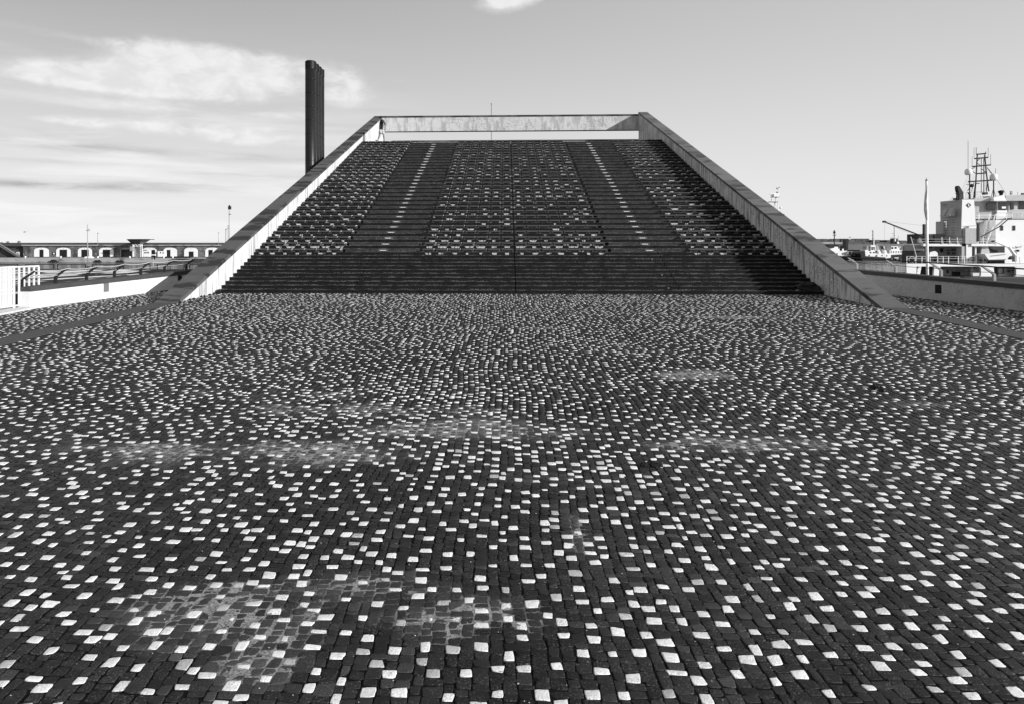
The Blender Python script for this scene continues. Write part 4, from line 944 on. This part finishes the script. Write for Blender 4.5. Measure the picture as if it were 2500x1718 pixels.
# containers and gear aft
bx('container', 2243.5, 572.2, 2268, 596, M_container, 3, 3); bx('container', 2282, 572, 2305.5, 594, mat('lattice_container', .09, .7, .5, 3, bump=0), 3, 3)
bx('gear_locker', 2268, 573, 2282, 584, M_grey, 3.4, 2); bx('dark_gear', 2246, 584, 2330, 596, M_black, 5.5, 1.5)
for k in range(9): bx('container_rib', 2283+k*2.5, 572.5, 2283.6+k*2.5, 593.6, M_grey, 2.92, .08)
bx('aft_container', 2232.5, 599, 2256, 613, M_ship_in, 1.2, 2.5); bx('aft_container', 2231, 613, 2262, 645, M_black, 1.5, 3)
for k in range(10): bx('container_rib', 2233+k*2.4, 599.3, 2233.5+k*2.4, 612.8, M_grey, 1.14, .06)
ln('flagstaff', [(2223.5, 579), (2238, 629)], .05, M_ship, 0)
fl = MB(); vs = []
for i in range(7):
    for k in range(6):
        f = k/5; g = i/6; vs.append(tuple(W(2225+g*4.0+f*(20+6*g), 583+g*12+f*3-f*f*2+3*math.sin(g*3+f*4)*f, Y+.15*math.sin(f*6+g*2))))
fl.add(vs, [(i*6+k, i*6+k+1, (i+1)*6+k+1, (i+1)*6+k) for i in range(6) for k in range(5)]); fo = fl.build('ensign', M_mid, sp, True); sm = fo.modifiers.new('thickness', 'SOLIDIFY'); sm.thickness = .02
# deck crane
cr = empty('deck_crane', loc=W(2258, 596, Y)); setp(cr, sp)
bx('crane_post', 2255.6, 548, 2260.5, 600, M_black, .8, .35, cr); ln('crane_jib', [(2254, 578.5), (2158.5, 542)], .10, M_dark, .9, cr); bx('jib_head', 2157.5, 539.6, 2163.5, 544.2, M_black, .7, .4, cr)
ln('crane_cable', [(2160, 541), (2257, 552)], .012, M_dark, .9, cr); ln('crane_cable', [(2160, 543), (2159, 600), (2159, 644)], .010, M_dark, .9, cr); ln('crane_cable', [(2240, 576), (2200, 562), (2170, 547)], .012, M_dark, 1.1, cr)
bx('crane_base', 2244, 572, 2256, 586, M_dark, .9, .8, cr)
# funnel
fn = pg('funnel', [(2349.6, 487.8), (2378, 487.8), (2381.5, 540), (2389, 578), (2389, 596), (2345.8, 596), (2346.5, 560)], M_ship, 1.0, 3.2)
fl_ = W(2349.6, 487.8, Y+.98); b1 = W(2346.2, 578, Y+.98)
dv = Vector((0, 3.24, 0)); lean = Vector((-.0, 0, 0))
MB().hexa([b1+Vector((-.04, 0, -1)), b1+Vector((0, 0, -1)), b1+dv+Vector((0, 0, -1)), b1+dv+Vector((-.04, 0, -1)), fl_+Vector((-.04, 0, 0)), fl_, fl_+dv, fl_+dv+Vector((-.04, 0, 0))]).build('funnel_shade_side', M_ship_in, fn)  # thin grey sheet: shade of the funnel's left side, painted on
pg('emblem', [(2358.5, 501.5), (2365, 495.7), (2371.5, 501.5), (2365, 508)], M_dark, .96, .04, fn); pg('emblem_mark', [(2363.3, 499), (2365.3, 497), (2365.3, 500.5), (2367, 502), (2365, 506.4), (2364, 503)], M_white, .94, .03, fn)
for k in range(2):     # louvred hoods on the funnel's after side
    y0 = Y+1.6+k*1.35; x0 = W(2349, 510, Y).x-.02; zA = W(2349, 507, Y).z; zB = W(2349, 526, Y).z
    MB().hexa([(x0-.7, y0, zB), (x0, y0, zB), (x0, y0+.95, zB), (x0-.7, y0+.95, zB), (x0-.08, y0, zA), (x0, y0, zA), (x0, y0+.95, zA), (x0-.08, y0+.95, zA)]).build('louvre_hood', M_ship_in, fn)
for k in range(9): z = W(2349, 530+k*6.5, Y).z; xx = W(2348-k*.25, 530, Y).x-.06; MB().tube([(xx, Y+2.6, z), (xx, Y+4.1, z)], .035, 4).build('ladder_rung', M_mid, fn); MB().tube([(xx, Y+1.2, z), (xx, Y+1.9, z)], .03, 4).build('ladder_rung', M_mid, fn)
pg('lower_casing', [(2305, 541), (2320, 541), (2347, 541), (2347, 596), (2305, 596)], M_ship_in, 5.5, 2); bx('casing_door', 2328, 563.5, 2341.5, 583, M_black, 5.4, .15); bx('casing_door', 2349, 563.5, 2356.5, 580, M_black, .94, .1)
pg('sloping_stair', [(2311, 583), (2324, 563), (2330, 563), (2318, 588)], M_ship_in, 4.8, .6)
for k in range(6): ln('stair_tread', [(2311+k*2.3, 583-k*3.6), (2318+k*2.3, 584-k*3.6)], .04, M_mid, 4.7)
bx('curved_casing', 2357, 558, 2388, 596, M_ship_in, .3, 2.0); ln('casing_rail', [(2313, 553), (2345, 553.5), (2386, 552)], .03, M_mid, .2); bx('dark_pipe', 2387.5, 546, 2391.5, 590, M_black, .2, .3)
pg('exhaust_stack', [(2342, 474), (2352, 474), (2353, 489), (2341, 489)], M_dark, 2, .7)
pg('exhaust_cowl', [(2338.5, 457), (2340.5, 454), (2343, 455.5), (2353, 472), (2351, 475), (2342.5, 474), (2339.3, 465)], M_black, 2, .7)
for pts in (((2334, 472), (2337.5, 476), (2337, 488)), ((2339.5, 472), (2342, 477), (2342, 488)), ((2363.5, 471), (2367, 476), (2367.5, 486))): ln('exhaust_pipe', pts, .12, M_black, 2)
bx('exhaust_vent', 2331.5, 484, 2338, 488.5, M_dark, 2, .5); ln('whip_antenna', [(2320, 489), (2326, 482)], .02, M_dark, 2)
# bridge and superstructure
bx('bridge', 2379, 492, 2640, 540, M_ship_in, 5.0, 8)  # shade on the bridge walls is put into their grey
bx('bridge_wing_panel', 2434.5, 492, 2458.5, 537, M_ship, 4.7, .3)
pg('bridge_roof', [(2379, 484.5), (2427, 482), (2427, 491.5), (2379, 492.6)], M_ship_in, 4.6, 8)
pg('bridge_roof', [(2456, 478), (2640, 472), (2640, 490), (2457, 491)], M_ship_in, 4.0, 8)
pg('roof_fairing', [(2426, 482.5), (2451, 476.8), (2457.5, 491.2), (2427, 491.2)], M_ship, 3.9, 1)
for a, b, c, d in ((2409.8, 495.3, 2431, 513.3), (2438.6, 495, 2458, 512.7), (2467, 496, 2475, 512), (2488.5, 493.5, 2512, 511.5)):
    w_ = bx('window', a, b, c, d, M_glass, 4.55 if a < 2480 else 4.9, .1); MB().pbox(a-.8, b-.8, c+.8, d+.8, Y+(4.62 if a < 2480 else 4.95), .1).build('window_frame', M_mid, w_)
bx('notice', 2446, 505, 2456, 510, M_white, 4.5, .03)
bx('bridge_deck', 2385, 535.6, 2482, 539, M_black, 3.6, 2); bx('bridge_deck_edge', 2385, 538.6, 2431, 543.6, M_ship_in, 3.5, 2); bx('bridge_deck', 2471, 532, 2640, 536, M_grey, 3.2, 2)
for px in (2390.5, 2415, 2433.5, 2458, 2471, 2495): bx('rail_post', px-.6, 521, px+.6, 537, M_white, 3.5, .1)
for yy in (521, 526.5, 533): ln('rail_bar', [(2384, yy), (2471, yy-.5)], .022, M_dark if yy == 521 else M_white, 3.5)
for yy in (513, 519): ln('rail_bar', [(2471, yy), (2560, yy-1)], .022, M_white, 3.2)
for k in range(7): ln('wall_ladder_rung', [(2382, 497+k*5.5), (2386.5, 497+k*5.5)], .03, M_mid, 4.8)
hb_ = bx('deckhouse', 2431, 537.5, 2640, 645, M_ship, 1.2, 9)
bx('deckhouse_recess', 2389, 543, 2431, 600, M_mid, 5.0, 1)
for a in (2443.8, 2473.6): bx('window', a, 551.5, a+5.6, 563.5, M_glass, 1.12, .1, hb_)
# stairs to the bridge wing
for o_ in (0, 12): ln('stair_string', [(2395+o_*1.15, 596), (2418+o_, 524)], .07, M_white, 2.6+o_*.03)
for k in range(12): f = k/11; ln('stair_tread', [(2396+f*23, 593-f*66), (2407+f*21, 593-f*66)], .04, M_grey, 2.6)
ln('stowed_boom', [(2395, 579), (2440, 554), (2462, 535.5)], .07, M_dark, .9); ln('white_spar', [(2408, 596), (2424, 553)], .12, M_ship, 1.0)
# boat davit, workboat, tarpaulin and container below the wing
bx('dark_boat_bay', 2414, 602, 2453, 645, M_dark, 1.0, .15); pg('tarpaulin', [(2398, 602), (2413, 602), (2417, 620), (2400, 628), (2395, 622)], M_ship_in, .9, .3)
wb = empty('workboat', loc=W(2435, 633, Y)); setp(wb, sp)
MB().pprism([(2404, 621), (2456, 618), (2470, 620), (2462, 630), (2452, 634), (2414, 635)], Y-.6, 1.8).build('boat_hull', M_ship, wb); MB().pprism([(2408, 635.2), (2452, 634), (2459, 630), (2452, 637), (2412, 638)], Y-.5, 1.5).build('boat_keel', M_dark, wb)
ln('grab_line', [(2418+k*2.2, 625+(k % 2)*2-k*.25) for k in range(18)], .02, M_dark, -.66, wb)
ln('davit_jib', [(2427, 590), (2445, 597), (2465, 606), (2477, 622)], .13, M_ship, .2); ln('davit_jib', [(2463, 604), (2478, 625)], .20, M_ship, .2); bx('davit_base', 2477, 614, 2482.5, 640, M_grey, .1, .5); bx('davit_winch', 2467, 626, 2476, 634.5, M_dark, -.2, .5); bx('davit_head', 2425, 588, 2431, 592.5, M_dark, .1, .4)
for px in (2480, 2490.5): bx('rail_post', px-.6, 628, px+.6, 643, M_white, -.05, .1)
bx('floodlight', 2485, 610.5, 2489, 615.5, M_black, .9, .4); ln('handle_bar', [(2479, 602), (2480, 604), (2492, 604), (2493, 602)], .05, M_dark, 1.0)
# lattice mast
lm = empty('lattice_mast', loc=W(2400, 487, Y+6)); setp(lm, sp); MO = 6.0
for off in (0, 2.2):
    ln('mast_leg', [(2379-off, 487), (2382.5, 444), (2386, 378)], .10, M_dark, MO+off, lm); ln('mast_leg', [(2414, 468), (2408, 422), (2404, 378)], .10, M_dark, MO+off, lm)
for (x0, x1, y0, y1) in ((2384, 2407, 377.5, 375.5), (2379, 2412, 388, 385), (2373.5, 2418.5, 407.5, 403.3), (2382.5, 2409, 425, 423), (2363.5, 2431.5, 444.5, 440)): ln('crossbar', [(x0, y0), (x1, y1)], .11, M_dark, MO, lm)
for px, y0, y1, r in ((2395.7, 388, 472, .05), (2402, 388, 470, .07), (2407.4, 444, 468, .04), (2383.3, 377, 360.5, .04), (2378, 386, 361, .025), (2412.5, 385, 360.5, .025), (2373.3, 407, 383, .025), (2418.6, 403, 377, .025), (2363.4, 412, 344.5, .03), (2406.5, 376, 371, .06), (2430.7, 425, 412, .03)): ln('whip_antenna', [(px, y0), (px, y1)], r, M_dark, MO, lm)
for a, b in (((2384, 398), (2394, 405)), ((2386, 394), (2392, 388)), ((2368, 414), (2381, 424)), ((2372, 414), (2380, 409)), ((2395, 412), (2409, 423)), ((2362, 467), (2372, 452)), ((2378, 446), (2372, 468)), ((2382, 445), (2380, 487)), ((2411, 444), (2408, 470)), ((2410, 410), (2421, 425))): ln('brace', [a, b], .05, M_dark, MO, lm)
ln('stay_wire', [(2410, 409), (2432, 436), (2457, 476)], .018, M_dark, MO, lm); ln('stay_wire', [(2363, 430), (2347, 470)], .012, M_dark, MO, lm); ln('stay_wire', [(2380, 430), (2345, 480)], .010, M_dark, MO, lm)
for px, py, r in ((2364.2, 420, .50), (2426, 433, .52)):
    c = W(px, py, Y+MO); MB().lathe([(r*.55, -r*1.0), (r*.95, -r*.7), (r, 0), (r*.9, r*.5), (r*.6, r*.85), (r*.1, r)], tuple(c), 18).build('radome', M_ship, lm, True)
for px, y0, y1 in ((2367.3, 428, 487), (2425.8, 441, 484)): ln('radome_post', [(px, y0), (px, y1)], .09, M_dark, MO, lm)
ln('radome_brace', [(2425, 462), (2419.5, 484)], .04, M_dark, MO, lm); ln('radome_brace', [(2426, 462), (2431.5, 484)], .04, M_dark, MO, lm)
MB().ball(W(2372.8, 454, Y+MO-.5), .28, 10, 7).build('searchlight', M_dark, lm); bx('radar_bar', 2384, 447.5, 2392, 449.5, M_dark, MO-.4, .2, lm); bx('radar_bar', 2360.5, 450, 2366, 451.2, M_dark, MO-.4, .2, lm); bx('mast_box', 2404, 470, 2412, 475.5, M_dark, MO-.2, .6, lm); bx('dark_dish', 2409, 480, 2418, 483.5, M_dark, MO-.6, .8, lm)
for yy in (469, 475, 481): ln('roof_rail', [(2358, yy+1.5), (2402, yy)], .025, M_white if yy > 470 else M_dark, MO+1, lm)
for px in range(2358, 2406, 6): ln('roof_rail_post', [(px, 470), (px, 486)], .025, M_white, MO+1, lm)
c = W(2444, 472, Y+6); MB().lathe([(.18, -.35), (.30, .05), (.42, .12), (.44, .2), (.30, .36), (.02, .44)], tuple(c), 14).build('ventilator', M_black, sp, True)
bx('signal_lamp', 2468.3, 467, 2472.2, 476, M_grey, 6, .25); ln('roof_rail', [(2456, 470.5), (2485, 469.5)], .02, M_white, 6); ln('roof_rail_post', [(2484.5, 469), (2484.5, 476)], .03, M_mid, 6)
bx('side_light', 2496, 472, 2502, 476, M_dark, 6, .3)

# dark quay fenders and gear behind the right parapet
qf = MB().prism([(W(2332, 690, 45).x, 45), (W(2560, 690, 45).x, 45), (W(2560, 690, 45).x, 46.5), (W(2332, 690, 45).x, 46.5)], 'z', W(2400, 720, 45).z, W(2400, 680, 45).z).build('lower_quay_deck', M_dark); tag(qf, kind='structure')
wd = empty('winch', 'small dark deck winch with white fittings beside a leaning railing post', 'winch', W(2362, 690, 30))
MB().pbox(2356, 676, 2368, 689, 30, .3).build('drum', M_black, wd)
for k in range(4): MB().pbox(2357.5+k*2.6, 683, 2359+k*2.6, 687, 29.95, .1).build('bolt', M_white, wd)

# ------------------------------------------------------------------ two gulls
M_gull = mat('gull_plumage', .35, .9, .2, 9, bump=0)
for i, (px, py, Y_) in enumerate([(60.5, 567.5, 120), (2075, 580.5, 150)]):
    c = W(px, py, Y_); mb = MB().tube([c+Vector((-.28, 0, -.03)), c+Vector((-.1, 0, 0)), c+Vector((.1, 0, .02)), c+Vector((.26, 0, .03))], [.02, .07, .07, .03], 8)
    for s in (-1, 1):
        a, b, d = c, c+Vector((.10, s*.30, .14)), c+Vector((.25 if s > 0 else -.1, s*.65, .10))
        vs = []
        for p, w_ in ((a, .14), (b, .12), (d, .02)): vs += [p+Vector((-w_/2, 0, 0)), p+Vector((w_/2, 0, .01)), p+Vector((w_/2, 0, -.012)), p+Vector((-w_/2, 0, -.012))]
        mb.add(vs, [(0, 1, 5, 4), (4, 5, 9, 8), (3, 2, 6, 7), (7, 6, 10, 11), (0, 4, 7, 3), (4, 8, 11, 7), (1, 2, 6, 5), (5, 6, 10, 9)])
    tag(mb.build('gull', M_gull), ['gull gliding in the pale sky above the breakwater arches', 'gull flying low between the two left tugs'][i], 'bird')

# ------------------------------------------------------------------ litter and small things on the ground
bag = MB()
c0 = W(1998, 706, Y0-.28)
def lump(mb, c, sx, sy, sz, n=10, m=6, seed=0):
    rnd = random.Random(seed); vs = []
    for i in range(m+1):
        for k in range(n):
            a = 2*math.pi*k/n; e = math.pi/2*i/m; j = 1+rnd.uniform(-.22, .22)
            vs.append((c[0]+sx*math.cos(a)*math.cos(e)*j, c[1]+sy*math.sin(a)*math.cos(e)*j, c[2]+sz*math.sin(e)*j))
    mb.add(vs, [(i*n+k, i*n+(k+1) % n, (i+1)*n+(k+1) % n, (i+1)*n+k) for i in range(m) for k in range(n)]); return mb
cc = Vector((XR-.42, Y0+.30, RS)); o = lump(MB(), cc, .44, .30, .24, 14, 6, 3).build('tarpaulin_heap', M_rubber, None, False); tag(o, 'black crumpled tarpaulin heap on the lowest steps by the right wall', 'tarpaulin')
cc = Vector((XR-.80, Y0+.16, RS)); o = lump(MB(), cc, .09, .05, .035, 8, 4, 5).build('crumpled_paper', M_mid); tag(o, 'pale crumpled paper on the first step beside the tarpaulin', 'litter')
def gpt(px, py, off=0): v = G(px, py); v.z += off; return v
v = gpt(2145, 950); o = MB(); [lump(o, (v.x+random.uniform(-.06, .06), v.y+random.uniform(-.15, .15), v.z), .05, .07, .05, 8, 4, s) for s in range(5)]
tag(o.build('leaf_clump', M_black), 'small dark clump of leaves on the paving at the right', 'litter')
v = gpt(1592, 1136); o = MB(); [lump(o, (v.x+random.uniform(-.09, .09), v.y+random.uniform(-.06, .06), v.z), .055, .05, .03, 8, 4, s+9) for s in range(6)]
tag(o.build('dark_pebble_clump', M_joint), 'black clump of small pebbles on the paving, right of the centre', 'litter')  # raised black lumps for a clump of dark pebbles
v = gpt(2464, 880, .02); tag(lump(MB(), tuple(v), .05, .05, .06, 8, 4, 44).build('loose_stone', M_white), 'loose white stone lying on the paving at the far right', 'stone')
p0 = G(2255, 764, -OUT); p1 = G(2296, 769, -OUT)
tag(MB().tube([p0+Vector((0, 0, .03)), p1+Vector((0, 0, .03))], .035, 4).build('pale_plank', M_grey), 'pale plank lying beside the right kerb strip', 'plank')
for i, (px, py) in enumerate([(545, 735), (430, 1510), (250, 1428)]): pass
M_peb = mat('pale_pebble', .4, .9, .2, 20, bump=.2)
pb = MB()
for k in range(260):
    Yp = 3.3+9*random.random()**1.6; xp = random.uniform(-.78, .82)*Yp
    r = random.uniform(.002, .0045); lump(pb, (xp, Yp, zg(Yp)+.004), r*1.3, r, r, 5, 2, k)
tag(pb.build('pebbles', M_peb), kind='stuff')
wdp = MB()
for k in range(60):
    Yw = 19.0+random.random()*4.2 ; xw = XL+.02+abs(random.gauss(0, .05)); r = random.uniform(.015, .04)
    if Yw < 20.3 or random.random() < .4: continue
    wdp.ball((xw, Yw, zg(Yw)+r*.5), r, 6, 4, 1.2)
for k in range(14): wdp.ball((XL+random.uniform(.0, .16), Y0-.05-random.uniform(0, .15), zg(Y0)+.03+random.uniform(0, .05)), random.uniform(.025, .05), 7, 5)
tag(wdp.build('weeds', M_black), kind='stuff')
# little vertical peg stuck in the left coping
pgp = W(439, 738, 20.7); tag(MB().tube([pgp, pgp+Vector((0, 0, .14))], .012, 6).build('peg', M_black), 'tiny black peg standing at the foot of the left coping', 'peg')

# ------------------------------------------------------------------ man walking along the top row
YM = YTOP+.30
def pz(zx, zy, dy=0.0):
    v = W(880+zx/15.96, 260+zy/15.96, YM); return Vector((v.x, YM+dy, v.z))
feet = pz(900, 1342).z; lift = (ZTOP+SH)-feet
def q(zx, zy, dy=0.0): v = pz(zx, zy, dy); v.z += lift; return v
M_skin = mat('skin', .26, .6, .08, 8, bump=.02); M_shirt = mat('dark_shirt', .045, .9, .25, 12, bump=.1); M_short = mat('pale_shorts', .50, .9, .1, 10, bump=.1); M_hair = mat('dark_hair', .012, .7, .2, 30, bump=.1); M_shoe = mat('dark_shoe', .04, .6, .2, 10, bump=.05)
def skin(name, pts, edges, m, parent, sub=2, root=0):
    import bmesh
    me = bpy.data.meshes.new(name); me.from_pydata([tuple(p[0]) for p in pts], edges, [])
    bm = bmesh.new(); bm.from_mesh(me); lay = bm.verts.layers.skin.verify(); bm.verts.ensure_lookup_table()
    for i, p in enumerate(pts):
        r = p[1]; r = (r, r) if not isinstance(r, tuple) else r
        bm.verts[i][lay].radius = r; bm.verts[i][lay].use_root = (i == root)
    bm.to_mesh(me); bm.free(); me.materials.append(m)
    o = bpy.data.objects.new(name, me); COL.objects.link(o)
    sm = o.modifiers.new('skin', 'SKIN'); sm.use_smooth_shade = True
    ss = o.modifiers.new('sub', 'SUBSURF'); ss.levels = sub; ss.render_levels = sub
    if parent: setp(o, parent)
    return o
man = empty('person', 'man in dark shirt and pale shorts walking with head bent along the top row', 'person', (q(830, 1340).x, YM, ZTOP+SH))
P = [(q(825, 890), (.115, .10)),        # 0 pelvis
     (q(812, 760), (.115, .12)), (q(820, 620), (.125, .15)), (q(845, 520), (.10, .15)),   # 1-3 spine
     (q(828, 470), .055), (q(805, 425), (.085, .075)), (q(792, 395), (.085, .075)),  # 4-6 neck, head
     (q(868, 540, -.19), .055), (q(925, 660, -.22), .052), (q(905, 800, -.20), .042), (q(893, 865, -.19), (.035, .022)),   # near arm 7-10
     (q(872, 545, .19), .055), (q(955, 680, .22), .052), (q(940, 810, .20), .042), (q(930, 880, .19), (.035, .022)),       # far arm 11-14
     (q(800, 900, -.09), .085), (q(775, 1070, -.09), .072), (q(735, 1190, -.09), .064), (q(690, 1275, -.09), .042),          # leading leg 15-18
     (q(860, 900, .09), .085), (q(890, 1060, .09), .072), (q(915, 1180, .09), .062), (q(925, 1285, .09), .042)]             # trailing leg 19-22
# fingers: short tapering chains from each palm
E = [(0, 1), (1, 2), (2, 3), (3, 4), (4, 5), (5, 6), (3, 7), (7, 8), (8, 9), (9, 10), (3, 11), (11, 12), (12, 13), (13, 14), (0, 15), (15, 16), (16, 17), (17, 18), (0, 19), (19, 20), (20, 21), (21, 22)]
for hand, dy in ((10, -.19), (14, .19)):
    h = Vector(P[hand][0])
    for f in range(4):
        a = h+Vector((-.012+.010*f, (-.028+.019*f), -.045)); b = a+Vector((-.012, 0, -.035-.004*(1.5-abs(f-1.5)))); i = len(P); P += [(a, .010), (b, .008)]; E += [(hand, i), (i, i+1)]
    a = h+Vector((-.035, 0, -.015)); b = a+Vector((-.014, 0, -.03)); i = len(P); P += [(a, .011), (b, .009)]; E += [(hand, i), (i, i+1)]
skin('body', P, E, M_skin, man)
nose = q(742, 425); hd = q(798, 412)
MB().ball(q(752, 425), .022, 8, 5).build('nose', M_skin, man, True)
hair = MB(); hc = q(803, 402); hair.ball(hc, .105, 14, 9, .95); hair.ball(q(768, 400), .07, 10, 7); hair.ball(q(838, 425), .06, 10, 7); hair.build('hair', M_hair, man, True)
def sleeve(mb, pts, rad, sq=1.0, n=16):
    """tube of elliptical rings: radius across x, radius along y"""
    o = len(mb.v)
    for p, (rx, ry) in zip(pts, rad):
        for k in range(n):
            a = 2*math.pi*k/n; mb.v.append((p[0]+rx*math.cos(a), p[1]+ry*math.sin(a), p[2]))
    for i in range(len(pts)-1):
        for k in range(n): mb.f.append((o+i*n+k, o+i*n+(k+1) % n, o+(i+1)*n+(k+1) % n, o+(i+1)*n+k))
    mb.f.append(tuple(o+k for k in range(n))[::-1]); mb.f.append(tuple(o+(len(pts)-1)*n+k for k in range(n)))
sh = MB()
sleeve(sh, [q(812, 880), q(806, 800), q(812, 700), q(826, 600), q(848, 520), q(845, 490), q(832, 475)], [(.150, .185), (.140, .18), (.140, .185), (.150, .20), (.130, .20), (.085, .13), (.06, .07)])
for dy, e in ((-.19, (925, 655, -.22)), (.19, (945, 665, .22))):
    sh.tube([q(862, 535, dy*.8), q(885, 575, dy*1.05), q(*e)], [.085, .085, .070], 12)
sh.build('shirt', M_shirt, man, True)
so_ = MB()
sleeve(so_, [q(822, 955), q(820, 900), q(812, 868)], [(.165, .19), (.160, .185), (.140, .175)])
so_.tube([q(812, 905, -.09), q(792, 970, -.09), q(782, 1045, -.09)], [.115, .112, .110], 14); so_.tube([q(845, 905, .09), q(868, 970, .09), q(880, 1050, .09)], [.115, .110, .105], 14)
so_.build('shorts', M_short, man, True)
for a, b, c, dy in ((q(700, 1290, -.09), q(640, 1318, -.09), q(575, 1300, -.09), -.09), (q(935, 1300, .09), q(900, 1325, .09), q(860, 1330, .09), .09)):
    skin('shoe', [(a, .042), (b, (.040, .032)), (c, (.030, .022))], [(0, 1), (1, 2)], M_shoe, man)
